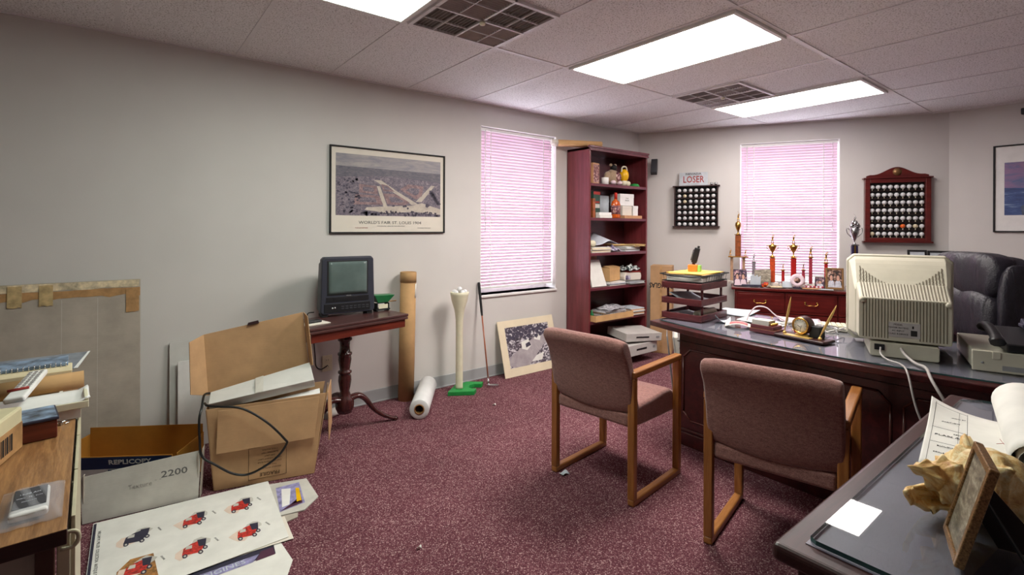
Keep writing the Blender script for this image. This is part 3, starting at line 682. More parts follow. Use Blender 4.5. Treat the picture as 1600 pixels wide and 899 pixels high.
M['dsky'] = printmat('mauve sunset sky', [(.3, (86, 104, 150)), (.5, (142, 112, 150)), (.7, (170, 132, 156))], 3.5, 4, (1, 1, 3))
M['dsea'] = printmat('blue sea print', [(.3, (36, 48, 96)), (.55, (60, 84, 140)), (.72, (150, 170, 200))], 9, 5, (.6, .6, 4))
M['dfish'] = printmat('grey creature print', [(.3, (40, 46, 66)), (.7, (96, 110, 140))], 10)
def art_sea(t, W, H):
    x0, x1, z0, z1 = .072, W-.07, .15, H-.155; w_ = x1-x0; h = z1-z0; bm = nb(); q = lambda pts: [(x0+u*w_, z0+v*h) for u, v in pts]
    flat(bm, q([(0, 0), (1, 0), (1, 1), (0, 1)]), -.009, 0); flat(bm, q([(0, 0), (1, 0), (1, .44), (0, .52)]), -.0092, 1)
    flat(bm, q([(.13, .0), (.12, .16), (.2, .3), (.3, .22), (.42, .1), (.42, 0)]), -.0094, 2)
    flat(bm, q([(.20, .40), (.24, .58), (.34, .72), (.5, .78), (.7, .7), (.74, .62), (.55, .62), (.42, .52), (.36, .38)]), -.0095, 2)
    obj('printed_view', bm, ['dsky', 'dsea', 'dfish'], t)
picture('framed seascape print in mauve and blue at the right edge of the photo', (XR := C1.x-.001, .851, 1.331), -90, 1.0, .77, 0, art_sea, 'blackm', .012, .02, 'white')
bm = nb(); bx(bm, 0, .10, -.05, -.002, 0, .055); o = obj('wall_bracket', bm, 'black', None, .008); o.location = (C1.x, .675, 2.352); o.rotation_euler = (0, 0, R(-90)); tag(o, 'small black wall box high up at the right edge above the seascape', 'wall box')
# aerial photo with mat leaning on the left wall
M['pphoto'] = printmat('aerial photograph', [(.32, (44, 38, 48)), (.5, (90, 80, 92)), (.62, (140, 132, 140)), (.75, (214, 210, 214))], 26, 8, (1, 1, 1.4), .5, .4, 60)
M['proad'] = printmat('photo road', [(.3, (150, 140, 146)), (.7, (186, 178, 180))], 10)
def leaning():
    t = thing('matted_photograph', 'matted aerial photograph leaning against the wall under the left window', 'picture', (2.715, 3.535, .002)); t.rotation_euler = (R(-15.5), 0, 0)
    W, H = .68, .505; bm = nb(); bx(bm, 0, W, -.004, 0, 0, H); obj('mat_board', bm, 'matcream', t)
    bm = nb(); bx(bm, .075, W-.075, -.0045, -.0040, .075, H-.065)
    flat(bm, [(.075, .10), (.075, .17), (.52, .37), (W-.075, .40), (W-.075, .31), (.36, .12), (.30, .076), (.12, .076)], -.0048, 1)
    flat(bm, [(.24, .23), (.24, .29), (.33, .31), (.36, .25), (.30, .21)], -.0050, 2); flat(bm, [(.29, .235), (.29, .27), (.34, .285), (.355, .25)], -.0052, 3)
    flat(bm, [(.40, .30), (.42, .34), (.50, .34), (.47, .28)], -.0050, 2); flat(bm, [(.33, .10), (.40, .15), (.50, .17), (.46, .10)], -.0050, 2)
    for k in range(26): flat(bm, blob(.10+.48*((k*37) % 100)/100, .33+.10*((k*17) % 10)/10, .035, .025, 8, .5, k), -.0051, 3)
    obj('photograph', bm, ['pphoto', 'proad', 'paper', 'ptree'], t)
leaning()

# ------------------------------------------------------------------ trophies on the credenza (local: x right, y away)
def golfer(bm, z, h, m=0, lean=.12):          # small cast golfer at full swing: legs, torso, head, arms and raised club
    s = h/.16; P_ = lambda x, y, zz: (x*s, y*s, z+zz*s)
    tube(bm, [P_(-.012, 0, 0), P_(-.010, 0, .03), P_(-.004, 0, .06)], [.005*s, .0055*s, .0075*s], m, 8)
    tube(bm, [P_(.014, 0, 0), P_(.010, 0, .03), P_(.003, 0, .06)], [.005*s, .0055*s, .0075*s], m, 8)
    tube(bm, smooth_pts([P_(0, 0, .055), P_(.001, 0, .075), P_(.003, 0, .095), P_(.004, 0, .101)], 3), [.010*s, .010*s, .010*s, .0105*s, .0115*s, .012*s, .012*s, .011*s, .008*s, .004*s][:10], m, 8)
    ball(bm, P_(.005, 0, .112), .0085*s, m, 8)
    for q in (-.011, .013): tube(bm, [P_(.004+q, 0, .096), P_(.012+q*.5, -.006, .112), P_(.016, -.002, .128)], [.0038*s, .0034*s, .003*s], m, 6)
    tube(bm, [P_(.016, -.002, .124), P_(.010, -.004, .145), P_(-.004, -.002, .160)], .0014*s, m, 5); box(bm, P_(-.007, -.002, .160), (.008*s, .003*s, .004*s), m)
    lathe(bm, [(.0, 0), (.016*s, 0), (.014*s, .004*s), (0, .004*s)], (0, 0, z-.002), m, 12)
def trophy(label, al, off, col, z_col0, z_col1, cwid, top, top_h, base=(.11, .07), metal='gold', stripe=None):
    t = thing('trophy', label, 'trophy', WB(al, off, CZ+.001), AB, 'trophies in front of the window')
    bm = nb(); bx(bm, -base[0]/2, base[0]/2, -base[1]/2, base[1]/2, 0, .026); bx(bm, -base[0]/2+.008, base[0]/2-.008, -base[1]/2+.008, base[1]/2-.008, .026, .032); obj('base', bm, 'marble', t, .003)
    z0, z1 = z_col0, z_col1
    bm = nb(); bx(bm, -cwid/2, cwid/2, -cwid/2, cwid/2, .032, z1); obj('column', bm, col, t, cwid*.2, 3)
    if stripe:
        bm = nb(); bx(bm, -cwid*.14, cwid*.14, -cwid/2-.001, -cwid/2+.004, .034, z1-.004); obj('column_stripe', bm, stripe, t)
    bm = nb(); bx(bm, -cwid/2-.006, cwid/2+.006, -cwid/2-.006, cwid/2+.006, z1, z1+.006); bx(bm, -cwid/2-.002, cwid/2+.002, -cwid/2-.002, cwid/2+.002, z1+.006, z1+.010); obj('column_cap', bm, metal, t, .001)
    z1 += .010
    if top == 'cup':
        hc = top_h*.48; bm = nb(); lathe(bm, [(0, 0), (.018, 0), (.014, .006), (.007, .015), (.005, hc*.3), (.012, hc*.42), (.026, hc*.62), (.036, hc*.86), (.038, hc), (.034, hc), (.024, hc*.66), (0, hc*.5)], (0, 0, z1), 0, 18); cu = obj('cup', bm, metal, t)
        for s in (-1, 1):
            bm = nb(); tube(bm, smooth_pts([(s*.034, 0, z1+hc*.92), (s*.05, 0, z1+hc*.98), (s*.048, 0, z1+hc*.72), (s*.022, 0, z1+hc*.55)], 4), .003, 0, 6); obj('handle', bm, metal, cu)
        bm = nb(); lathe(bm, [(0, 0), (.034, 0), (.012, .012), (.010, .02), (0, .02)], (0, 0, z1+hc), 0, 14); obj('lid', bm, metal, t)
        bm = nb(); golfer(bm, z1+hc+.020, top_h*.48); obj('golfer_figure', bm, metal, t)
    elif top == 'loving':
        h = top_h; bm = nb(); lathe(bm, [(0, 0), (.02, 0), (.008, .01), (.006, .03), (.02, .06), (.036, .11), (.04, .15), (.03, .16), (.0, .165)], (0, 0, z1), 0, 18); cu = obj('cup', bm, metal, t)
        for s in (-1, 1):
            bm = nb(); tube(bm, smooth_pts([(s*.038, 0, z1+.14), (s*.062, 0, z1+.155), (s*.06, 0, z1+.11), (s*.026, 0, z1+.07)], 4), .004, 0, 6); obj('handle', bm, metal, cu)
        bm = nb()
        for k in range(9): a = k*2.4; ball(bm, (.036*math.cos(a)*(.4+.07*k), .02*math.sin(a), z1+.175+.012*(k % 4)), .017, 0, 8, (1, .7, 1.2))
        golfer(bm, z1+.19, .10); obj('crowning_figure', bm, metal, t)
    elif top == 'golfer':
        bm = nb(); golfer(bm, z1+.002, top_h); obj('golfer_figure', bm, metal, t)
    return t
trophy('tall trophy with orange-red column and gold cup, left one of the big window pair', 1.383, .25, 'colorange', .03, .285, .048, 'cup', .235)
trophy('tall trophy with all-red column and gold cup, right one of the big window pair', 1.571, .25, 'colred', .03, .285, .048, 'cup', .235)
trophy('slim trophy with rose column and golfer, right of the two biggest trophies', 1.720, .25, 'colpink', .03, .29, .030, 'golfer', .125, (.08, .06))
trophy('slim red trophy with golfer, rising behind the gold picture frame', 1.856, .22, 'colred', .03, .235, .030, 'golfer', .13, (.08, .06))
trophy('small red-columned trophy standing between the two biggest trophies', 1.470, .34, 'colred', .03, .16, .026, 'golfer', .07, (.07, .05))
trophy('small dark red trophy just behind the round white plate', 1.648, .33, 'colpink', .03, .17, .026, 'golfer', .07, (.06, .05))
trophy('small silver-grey columned trophy with golfer in the left half of the window', 1.214, .22, 'silvercol', .03, .225, .032, 'golfer', .10, (.07, .06), 'silver')
trophy('silver loving cup on a navy and gold column, right of the window', 2.085, .25, 'colnavy', .03, .42, .055, 'loving', .26, (.13, .09), 'silver', 'gold')
# multi-tier trophy at the window's left edge
t = thing('tiered_trophy', 'tallest tiered trophy with side figures and brown marbled column at the window left edge', 'trophy', WB(1.065, .19, CZ+.001), AB)
bm = nb(); bx(bm, -.10, .10, -.05, .05, 0, .028); obj('base', bm, 'marble', t, .004)
for x in (-.06, .055):
    bm = nb(); bx(bm, x-.014, x+.014, -.014, .014, .028, .275); obj('side_column', bm, 'coltan', t, .004)
bm = nb(); bx(bm, -.095, .10, -.04, .04, .275, .285); obj('tier_platform', bm, 'gold', t, .002)
for x in (-.075, .07):
    bm = nb(); golfer(bm, .287, .085); o = obj('side_figure', bm, 'gold', t); o.location = (x, 0, 0)
bm = nb(); bx(bm, -.028, .028, -.025, .025, .285, .51); obj('column', bm, 'colbrown', t, .006)
bm = nb(); bx(bm, -.036, .036, -.032, .032, .51, .518); obj('column_cap', bm, 'gold', t, .001)
bm = nb(); lathe(bm, [(0, 0), (.02, 0), (.008, .01), (.007, .03), (.022, .06), (.03, .09), (.026, .12), (.008, .135), (0, .135)], (0, 0, .518), 0, 14); obj('cup', bm, 'gold', t)
bm = nb(); golfer(bm, .655, .10); obj('golfer_figure', bm, 'gold', t)

# items on the credenza
M['photoa'] = printmat('family snapshot', [(.36, (34, 30, 52)), (.5, (96, 70, 96)), (.6, (206, 160, 156)), (.7, (222, 210, 222))], 34, 3)
M['photob'] = printmat('group portrait', [(.38, (30, 26, 28)), (.5, (104, 70, 56)), (.6, (196, 158, 142)), (.7, (210, 212, 196))], 30, 3)
M['photoc'] = printmat('warm landscape photo', [(.3, (62, 54, 50)), (.5, (128, 116, 98)), (.7, (190, 180, 160))], 22, 5, (1, 1, 2))
def people(bm, x0, x1, z0, z1, y, m_hair=1, m_face=2, m_body=3, k=2):
    if k < 1: return
    n = k; w_ = (x1-x0)/n; h = z1-z0
    for i in range(n):
        cx = x0+w_*(i+.5); flat(bm, [(cx-w_*.5, z0), (cx+w_*.5, z0), (cx+w_*.42, z0+h*.36), (cx+w_*.15, z0+h*.48), (cx-w_*.15, z0+h*.48), (cx-w_*.42, z0+h*.36)], y, m_body)
        flat(bm, blob(cx, z0+h*.66, w_*.34, h*.25, 12, .05, i), y-.0002, m_hair); flat(bm, blob(cx, z0+h*.62, w_*.24, h*.19, 12, .03, i), y-.0004, m_face)
def stand_frame(nm, label, cat, loc, rz, W, H, fmat, pmat, k, fw=.014, lean=10, cloth='shirt'):
    t = thing(nm, label, cat, loc, rz)
    Tl = Matrix.Rotation(R(-lean), 4, 'X')
    def tilt(o): o.matrix_local = Tl @ o.matrix_local; return o
    bm = nb(); bx(bm, -W/2, -W/2+fw, 0, .014, 0, H); bx(bm, W/2-fw, W/2, 0, .014, 0, H); bx(bm, -W/2+fw, W/2-fw, 0, .014, 0, fw); bx(bm, -W/2+fw, W/2-fw, 0, .014, H-fw, H); tilt(obj('frame_moulding', bm, fmat, t, .002))
    bm = nb(); bx(bm, -W/2+fw, W/2-fw, .004, .010, fw, H-fw); people(bm, -W/2+fw+.004, W/2-fw-.004, fw+.002, H-fw-H*.12, .0035, k=k); tilt(obj('photograph', bm, [pmat, 'hair', 'skin', cloth], t))
    a = math.tan(R(lean)); yb = H*.62*(a)+.014; bm = nb(); slab(bm, [(-W*.15, yb, H*.60), (W*.15, yb, H*.60), (W*.2, H*.55, .002), (-W*.2, H*.55, .002)], .003); obj('easel_strut', bm, 'blackm', t)
    return t
stand_frame('photo_frame', 'gold framed group photograph at the right end, beside the computer monitor', 'photo frame', WB(1.905, .37, CZ+.001), AB-4, .15, .205, 'agold', 'photob', 2, .017)
bm = nb()
stand_frame('photo_frame', 'small dark framed portrait just left of the gold framed photograph', 'photo frame', WB(1.785, .34, CZ+.001), AB-15, .085, .11, 'walnut', 'photoa', 1, .009)
stand_frame('photo_frame', 'leftmost snapshot with two children on the credenza', 'photo frame', WB(1.085, .41, CZ+.001), AB+8, .125, .165, 'shirt2', 'photoa', 2, .003, 12, 'pinkish')
t = thing('landscape_frame', 'grey toned unframed landscape photo propped before the orange trophy', 'photo frame', WB(1.24, .365, CZ+.001), AB); t.rotation_euler[2] = R(AB-4)
bm = nb(); slab(bm, [(-.02, 0, 0), (.12, .0, 0), (.12, .05, .17), (-.03, .05, .155)], .004); o = obj('print', bm, 'photoc', t)
bm = nb(); slab(bm, [(.03, .06, .10), (.06, .06, .10), (.06, .082, .002), (.03, .082, .002)], .003); obj('easel_strut', bm, 'blackm', t)
t = thing('glass_award', 'clear jagged glass award between the snapshot and the landscape photo', 'award', WB(1.215, .435, CZ+.001), AB)
bm = nb(); prism(bm, [(-.045, 0), (.05, 0), (.052, .09), (.03, .075), (.02, .10), (0, .08), (-.015, .105), (-.04, .085)], .014, 0, Matrix(((1, 0, 0, 0), (0, 0, 1, 0), (0, 1, 0, .018), (0, 0, 0, 1)))); obj('crystal', bm, 'pale', t, .002)
bm = nb(); bx(bm, -.055, .06, -.02, .034, 0, .018); obj('plinth', bm, 'shirt2', t, .002)
t = thing('card_stand', 'small grey card holder between the small red trophy and round plate', 'card holder', WB(1.50, .42, CZ+.001), AB)
bm = nb(); bx(bm, -.045, .045, 0, .04, 0, .006); bx(bm, -.045, .045, .02, .024, .006, .055); obj('holder', bm, 'grey', t, .001)
bm = nb(); slab(bm, [(-.042, .004, .006), (.042, .004, .006), (.042, .018, .06), (-.042, .018, .06)], .002); obj('card', bm, 'pale', t)
t = thing('decorated_plate', 'round pink-white plate with a portrait, standing before the red trophy', 'plate', WB(1.585, .41, CZ+.014), AB); t.rotation_euler = (0, 0, R(AB))
TT = Matrix.Translation((0, 0, .062)) @ Matrix.Rotation(R(78), 4, 'X')
bm = nb(); lathe(bm, [(0, 0), (.03, .001), (.042, .004), (.062, .010), (.063, .013), (.040, .008), (0, .004)], (0, 0, 0), 0, 32); bm.transform(TT); obj('plate_rim', bm, 'pinkish', t)
bm = nb(); lathe(bm, [(0, .0042), (.028, .0048), (.028, .0058), (0, .0052)], (0, 0, .001), 0, 24); bm.transform(TT); obj('portrait', bm, 'photob', t)
bm = nb(); bx(bm, -.035, .035, -.03, .03, -.013, -.005); tube(bm, [(-.02, -.02, -.005), (-.02, -.022, .008)], .003, 0, 6); tube(bm, [(.02, -.02, -.005), (.02, -.022, .008)], .003, 0, 6); obj('plate_stand', bm, 'shirt2', t)
for i, (al, off, w_, h_, mt, lab) in enumerate([(1.15, .44, .11, .016, 'shirt2', 'dark blue flat box lying before the left snapshot'), (1.40, .43, .10, .012, 'cream', 'small cream booklet lying before the orange trophy'), (1.70, .44, .15, .008, 'tan', 'tan card lying flat, right of the round plate'), (1.82, .45, .12, .006, 'pale', 'pale bluish card near the right end of the credenza')]):
    bm = nb(); bx(bm, -w_/2, w_/2, -.03, .03, 0, h_); o = obj('flat_box' if i == 0 else 'booklet' if i == 1 else 'card', bm, mt, None, .001); o.location = WB(al, off, CZ+.001); o.rotation_euler = (0, 0, R(AB+(-8, 12, 4, -6)[i])); tag(o, lab, 'stationery')
bm = nb()
for k in range(14): ball(bm, (.03*math.cos(k*2.1)*(k % 3)/2, .02*math.sin(k*1.7), .012+.008*(k % 4)), .014, k % 2, 8)
o = obj('artificial_flower', bm, ['ballo', 'colred']); o.location = WB(1.305, .44, CZ+.001); tag(o, 'orange-red artificial flower lying before the orange trophy', 'flower')
bm = nb(); pts = []
for k in range(10): ball(bm, ((k-4.5)*.017, .008*math.sin(k*2), .012+.004*(k % 2)), .013, k % 2, 8, (1, .8, .9))
o = obj('beaded_trinket', bm, ['pinkish', 'colpink']); o.location = WB(1.725, .39, CZ+.001); o.rotation_euler = (0, 0, R(AB)); tag(o, 'mauve and white beaded trinket right of the round plate', 'ornament')
for i, (al, hh, lab) in enumerate([(2.62, .385, 'black framed certificate behind the monitor, left of the pair'), (2.80, .38, 'black framed certificate behind the leather chair, right of the pair')]):
    t = thing('certificate_frame', lab, 'photo frame', WB(al, .14, CZ+.001), AB, 'black certificate frames'); W_, H_ = ((.15, .20)[i], hh); Tl = Matrix.Rotation(R(-8), 4, 'X')
    bm = nb(); bx(bm, -W_/2, -W_/2+.018, 0, .012, 0, H_); bx(bm, W_/2-.018, W_/2, 0, .012, 0, H_); bx(bm, -W_/2+.018, W_/2-.018, 0, .012, 0, .018); bx(bm, -W_/2+.018, W_/2-.018, 0, .012, H_-.018, H_); bm.transform(Tl); obj('frame_moulding', bm, 'blackm', t, .001)
    bm = nb(); bx(bm, -W_/2+.018, W_/2-.018, .004, .009, .018, H_-.018); bm.transform(Tl); obj('certificate', bm, 'pale', t)

# ------------------------------------------------------------------ in and on the bookcase (world coordinates)
def wbox(nm, label, cat, c, s, mat, rz=0, bev=.001, tilt=None, group=None):
    bm = nb(); box(bm, (0, 0, s[2]/2), s); o = obj(nm, bm, mat, None, bev); o.location = c; o.rotation_euler = (R(tilt[0]) if tilt else 0, R(tilt[1]) if tilt else 0, R(rz)); return tag(o, label, cat, group)
def top(i): return SH[i]+.0012
def carton(label, c, s, mat, rz=0, cat='box', nm='small_carton', tapemat=None, text=None):   # closed carton with lid seam
    t = thing(nm, label, cat, c, rz); x, y, z = s
    bm = nb(); bx(bm, -x/2, x/2, -y/2, y/2, 0, z*.82); obj('carton_body', bm, mat, t, .0015)
    bm = nb(); bx(bm, -x/2-.0015, x/2+.0015, -y/2-.0015, y/2+.0015, z*.70, z); obj('lid', bm, mat, t, .0015)
    if text:
        for k, b in enumerate(text): txt(b, z*.12, 'greyink', t, (0, -y/2-.002, z*(.62-.18*k)), (90, 0, 0), 1.1)
    return t
M['picbox'] = printmat('printed comic box', [(.35, (40, 34, 56)), (.48, (120, 60, 66)), (.6, (190, 150, 140)), (.72, (226, 214, 206))], 40, 3)
t = thing('picture_box', 'pink printed figurine box standing at the left of the top shelf', 'box', (3.74, 3.43, top(5)), 12)
bm = nb(); bx(bm, -.06, .06, -.03, .03, 0, .205); obj('carton_body', bm, 'tan', t, .002)
bm = nb(); bx(bm, -.052, .052, -.0315, -.0305, .01, .19); obj('printed_panel', bm, 'picbox', t)
bm = nb(); lathe(bm, [(0, 0), (.036, 0), (.037, .07), (.034, .07), (.033, .005), (0, .005)], (0, 0, 0), 0, 20); t = obj('cup', bm, 'white'); t.location = (3.90, 3.42, top(5)); tag(t, 'plain white cup on the top shelf right of the printed box', 'cup')
t = thing('stuffed_toy', 'tan stuffed toy with patchwork front in the middle of the top shelf', 'toy', (4.07, 3.47, top(5)))
bm = nb(); ball(bm, (0, 0, .085), .085, 0, 16, (1, .75, 1)); ball(bm, (-.07, .0, .09), .05, 0, 12, (1, .7, 1.1)); obj('body', bm, 'plush', t)
bm = nb(); ball(bm, (.01, -.01, .185), .036, 0, 14); obj('head', bm, 'blackm', t)
for s in (-1, 1):
    bm = nb(); ball(bm, (.01+s*.034, 0, .215), .017, 0, 10); obj('ear', bm, 'plush', t)
    bm = nb(); ball(bm, (.01+s*.05, -.045, .03), .028, 0, 10, (1, 1.2, .8)); obj('foot', bm, 'pinkish', t)
bm = nb(); ball(bm, (.03, -.045, .09), .048, 0, 12, (1, .7, 1.1)); obj('patch_front', bm, 'picbox', t)
t = thing('round_ornament', 'glossy yellow round ornament with loop handle, beside the stuffed toy', 'ornament', (4.235, 3.45, top(5)))
bm = nb(); ball(bm, (0, 0, .115), .06, 0, 18, (.85, .85, 1.15)); obj('body', bm, 'yellow', t)
bm = nb(); ball(bm, (-.03, -.02, .03), .032, 0, 10, (1, 1, .95)); ball(bm, (.035, -.02, .03), .032, 0, 10, (1, 1, .95)); ball(bm, (0, 0, .04), .035, 0, 10); obj('white_base', bm, 'ivory', t)
bm = nb(); tube(bm, smooth_pts([(-.04, 0, .15), (-.03, 0, .20), (.03, 0, .21), (.05, 0, .16)], 4), .008, 0, 8); obj('loop_handle', bm, 'ivory', t)
bm = nb(); lathe(bm, [(0, 0), (.05, 0), (.055, .01), (.04, .03), (0, .036)], (0, 0, 0), 0, 20); o = obj('green_dish', bm, 'green'); o.location = (4.385, 3.43, top(5)); tag(o, 'green rounded dish at the right of the top shelf', 'dish')
bm = nb(); ball(bm, (0, 0, .024), .024, 0, 16); o = obj('blue_ball', bm, 'blueprint'); o.location = (4.36, 3.60, top(5)+.115); tag(o, 'small blue ball on a spike at the top shelf back', 'ornament')
bm = nb(); lathe(bm, [(0, 0), (.02, 0), (.003, .01), (.003, .118), (0, .118)], (0, 0, 0), 0, 10); o = obj('ball_spike', bm, 'grey'); o.location = (4.36, 3.60, top(5)); tag(o, 'thin grey spike holding up the small blue ball', 'stand')
# second shelf
t = thing('boxed_game', 'tall dark green printed box at the left of the second shelf', 'box', (3.79, 3.47, top(4)), 10)
bm = nb(); bx(bm, -.062, .062, -.035, .035, 0, .265); obj('carton_body', bm, 'forest', t, .002)
bm = nb(); bx(bm, -.062, .062, -.0362, -.0352, .235, .265); bx(bm, -.045, .045, -.0362, -.0352, .15, .168); obj('printed_band', bm, 'redink', t)
bm = nb(); bx(bm, -.05, .05, -.0362, -.0352, .10, .14); obj('label_panel', bm, 'greyw', t)
wbox('red_book', 'reddish brown book standing at the far left of the second shelf', 'book', (3.69, 3.45, top(4)), (.035, .15, .19), 'colbrown')
wbox('white_book', 'thin white box in front of the green printed box, lower of two', 'box', (3.87, 3.405, top(4)), (.19, .055, .028), 'paper', 2)
wbox('white_book', 'thin white box in front of the green printed box, upper of two', 'box', (3.865, 3.407, top(4)+.0292), (.18, .05, .026), 'white', -1)
t = thing('liquor_bottle', 'amber orange bottle with red cap in the middle of the second shelf', 'bottle', (4.055, 3.41, top(4)))
bm = nb(); lathe(bm, [(0, 0), (.058, 0), (.062, .01), (.062, .14), (.05, .17), (.022, .19), (.018, .20), (0, .20)], (0, 0, 0), 0, 24, None, True, .6); obj('bottle_body', bm, 'bottle', t)
bm = nb(); lathe(bm, [(0, .2005), (.017, .2005), (.016, .25), (.013, .265), (0, .265)], (0, 0, 0), 0, 16); obj('cap', bm, 'redcap', t)
bm = nb(); lathe(bm, [(.0623, .04), (.0628, .04), (.0628, .13), (.0623, .13)], (0, 0, 0), 0, 24, None, True, .6); obj('label', bm, 'picbox', t)
carton('large white box on the second shelf, resting on smaller boxes', (4.265, 3.50, top(4)+.136), (.20, .15, .125), 'white', -6, text=['ROSE', 'SPECIAL'])
carton('pale grey box behind the amber bottle on the second shelf', (4.02, 3.60, top(4)), (.2, .09, .24), 'pale', 3)
carton('cream patterned box under the large white box', (4.24, 3.48, top(4)+.0315), (.15, .14, .10), 'ivoryp', 0)
carton('small white box right of the cream patterned box', (4.385, 3.47, top(4)+.0315), (.075, .12, .105), 'white', -4)
wbox('tan_tray', 'flat orange-tan box carrying the white boxes on the second shelf', 'box', (4.31, 3.46, top(4)), (.29, .16, .030), 'tan')
# third and fourth shelves: papers
def paperstack(label, c, s, rz, mats, n, nm='paper_stack', jit=.008, tilt=None):
    bm = nb(); rd = random.Random(len(label)*7); z = 0; h = s[2]/n
    for k in range(n):
        box(bm, (rd.uniform(-jit, jit), rd.uniform(-jit, jit), z+h/2), (s[0], s[1], h*.9), k % len(mats), (0, 0, rd.uniform(-3, 3))); z += h
    o = obj(nm, bm, mats); o.location = c; o.rotation_euler = (R(tilt[0]) if tilt else 0, R(tilt[1]) if tilt else 0, R(rz)); return tag(o, label, 'papers')
def crumple(label, c, s, mats, seed, nm='crumpled_papers', rz=0, cat='papers'):
    rd = random.Random(seed); ph = [rd.uniform(0, 6) for _ in range(6)]
    def fn(u, v):
        x = (u-.5)*s[0]; y = (v-.5)*s[1]; e = min(1, 6*min(u, 1-u))*min(1, 6*min(v, 1-v))
        z = s[2]*(.35+.65*abs(math.sin(5*u+ph[0])*math.cos(4*v+ph[1])))*(.35+.65*e)+.12*s[2]*math.sin(17*u+ph[2])*math.sin(13*v+ph[3])
        return (x+.012*math.sin(9*v+ph[4]), y+.012*math.sin(8*u+ph[5]), max(.004, z))
    bm = nb(); sheet(bm, fn, 14, 12, .002); o = obj(nm, bm, mats); o.location = c; o.rotation_euler = (0, 0, R(rz)); return tag(o, label, cat)
M['news'] = printmat('newsprint', [(.36, (92, 90, 100)), (.5, (168, 166, 172)), (.66, (206, 204, 206))], 50, 4)
M['newsp'] = printmat('violet printed wrapper', [(.36, (58, 48, 84)), (.48, (136, 122, 150)), (.6, (204, 198, 210))], 30, 4)
M['bw'] = printmat('black white patterned wrap', [(.44, (24, 36, 36)), (.5, (110, 120, 118)), (.56, (226, 228, 226))], 34, 3)
paperstack('thick cream paper stack at the left of the third shelf', (3.81, 3.47, top(3)), (.28, .19, .055), 0, ['ivoryp', 'cream', 'paper'], 6)
crumple('violet and white crumpled wrapper at the centre of the third shelf', (4.03, 3.43, top(3)), (.15, .12, .075), 'newsp', 4)
t = thing('large_envelope', 'big white sheet tenting over the papers on the third shelf', 'papers', (3.90, 3.52, top(3)+.065))
bm = nb()
def fn(u, v):
    x = -.16+.38*u; y = -.12+.24*v; return (x, y, .012+.12*math.exp(-((x-.06)/.10)**2)*(0.35+.65*v))
sheet(bm, fn, 14, 8, .003); obj('sheet', bm, 'paper2', t)
bm = nb(); lathe(bm, [(0, 0), (.028, 0), (.034, .02), (.034, .05), (.028, .06), (0, .06)], (0, 0, 0), 0, 18, (90, 0, 0)); o = obj('tape_roll', bm, 'ivory'); o.location = (3.685, 3.43, top(3)+.092); tag(o, 'ivory tape roll at the far left of the third shelf', 'tape roll')
paperstack('white and grey folders at the right of the third shelf', (4.33, 3.50, top(3)), (.26, .2, .05), 4, ['pale', 'paper', 'grey', 'paper'], 6)
paperstack('manila folders sticking out at the right of the third shelf', (4.41, 3.45, top(3)+.052), (.15, .18, .022), -8, ['manila', 'cream'], 3, 'folder_stack')
wbox('manila_envelope', 'curved manila envelope lying behind the folders on the third shelf', 'envelope', (4.25, 3.57, top(3)+.06), (.26, .1, .014), 'manila', 3)
# fourth shelf
t = thing('upright_notebook', 'upright lined white pad leaning at the left of the fourth shelf', 'notebook', (3.80, 3.43, top(2)), 0)
bm = nb(); slab(bm, [(-.11, -.02, 0), (.105, -.02, 0), (.065, .05, .265), (-.12, .05, .265)], .016); obj('pad', bm, 'paper', t, .001)
wbox('brown_book', 'brown board standing behind the white pad on the fourth shelf', 'book', (3.86, 3.60, top(2)), (.22, .02, .30), 'colbrown')
t = thing('tan_box', 'bulky tan cardboard box in the middle of the fourth shelf', 'box', (4.06, 3.50, top(2)+.043), 12)
bm = nb(); bx(bm, -.11, .11, -.07, .07, 0, .135); obj('carton_body', bm, 'cardor2', t, .003)
bm = nb(); slab(bm, [(-.11, -.068, .137), (.11, -.068, .137), (.12, .02, .150), (-.10, .02, .150)], .003); obj('flap', bm, 'cardor2', t)
paperstack('white papers lying under the tan box on the fourth shelf', (4.06, 3.47, top(2)), (.26, .17, .036), 2, ['paper', 'shirt2', 'paper2', 'paper'], 5)
crumple('black and white patterned wrapping at the right of the fourth shelf', (4.35, 3.49, top(2)+.132), (.22, .17, .07), 'bw', 9, 'wrapping_paper', 10)
t = thing('printed_bag', 'white printed bag with red edge at the right of the fourth shelf', 'bag', (4.35, 3.47, top(2)+.032), -6)
bm = nb(); prism(bm, [(-.12, 0), (.12, 0), (.13, .04), (.12, .08), (-.10, .085), (-.13, .04)], .13, 0, Matrix(((1, 0, 0, 0), (0, 0, 1, -.06), (0, 1, 0, 0), (0, 0, 0, 1)))); obj('bag_body', bm, 'ivoryp', t, .01, 3)
bm = nb(); bx(bm, -.06, .12, -.06, .06, .086, .094); obj('red_edge', bm, 'redink', t, .002)
bm = nb(); bx(bm, -.11, -.04, -.062, -.0605, .01, .055); obj('violet_mark', bm, 'newsp', t)
paperstack('grey magazines sticking out at the lower right of the fourth shelf', (4.35, 3.45, top(2)), (.24, .19, .028), -3, ['grey', 'paper', 'pale'], 4, 'magazine_stack')
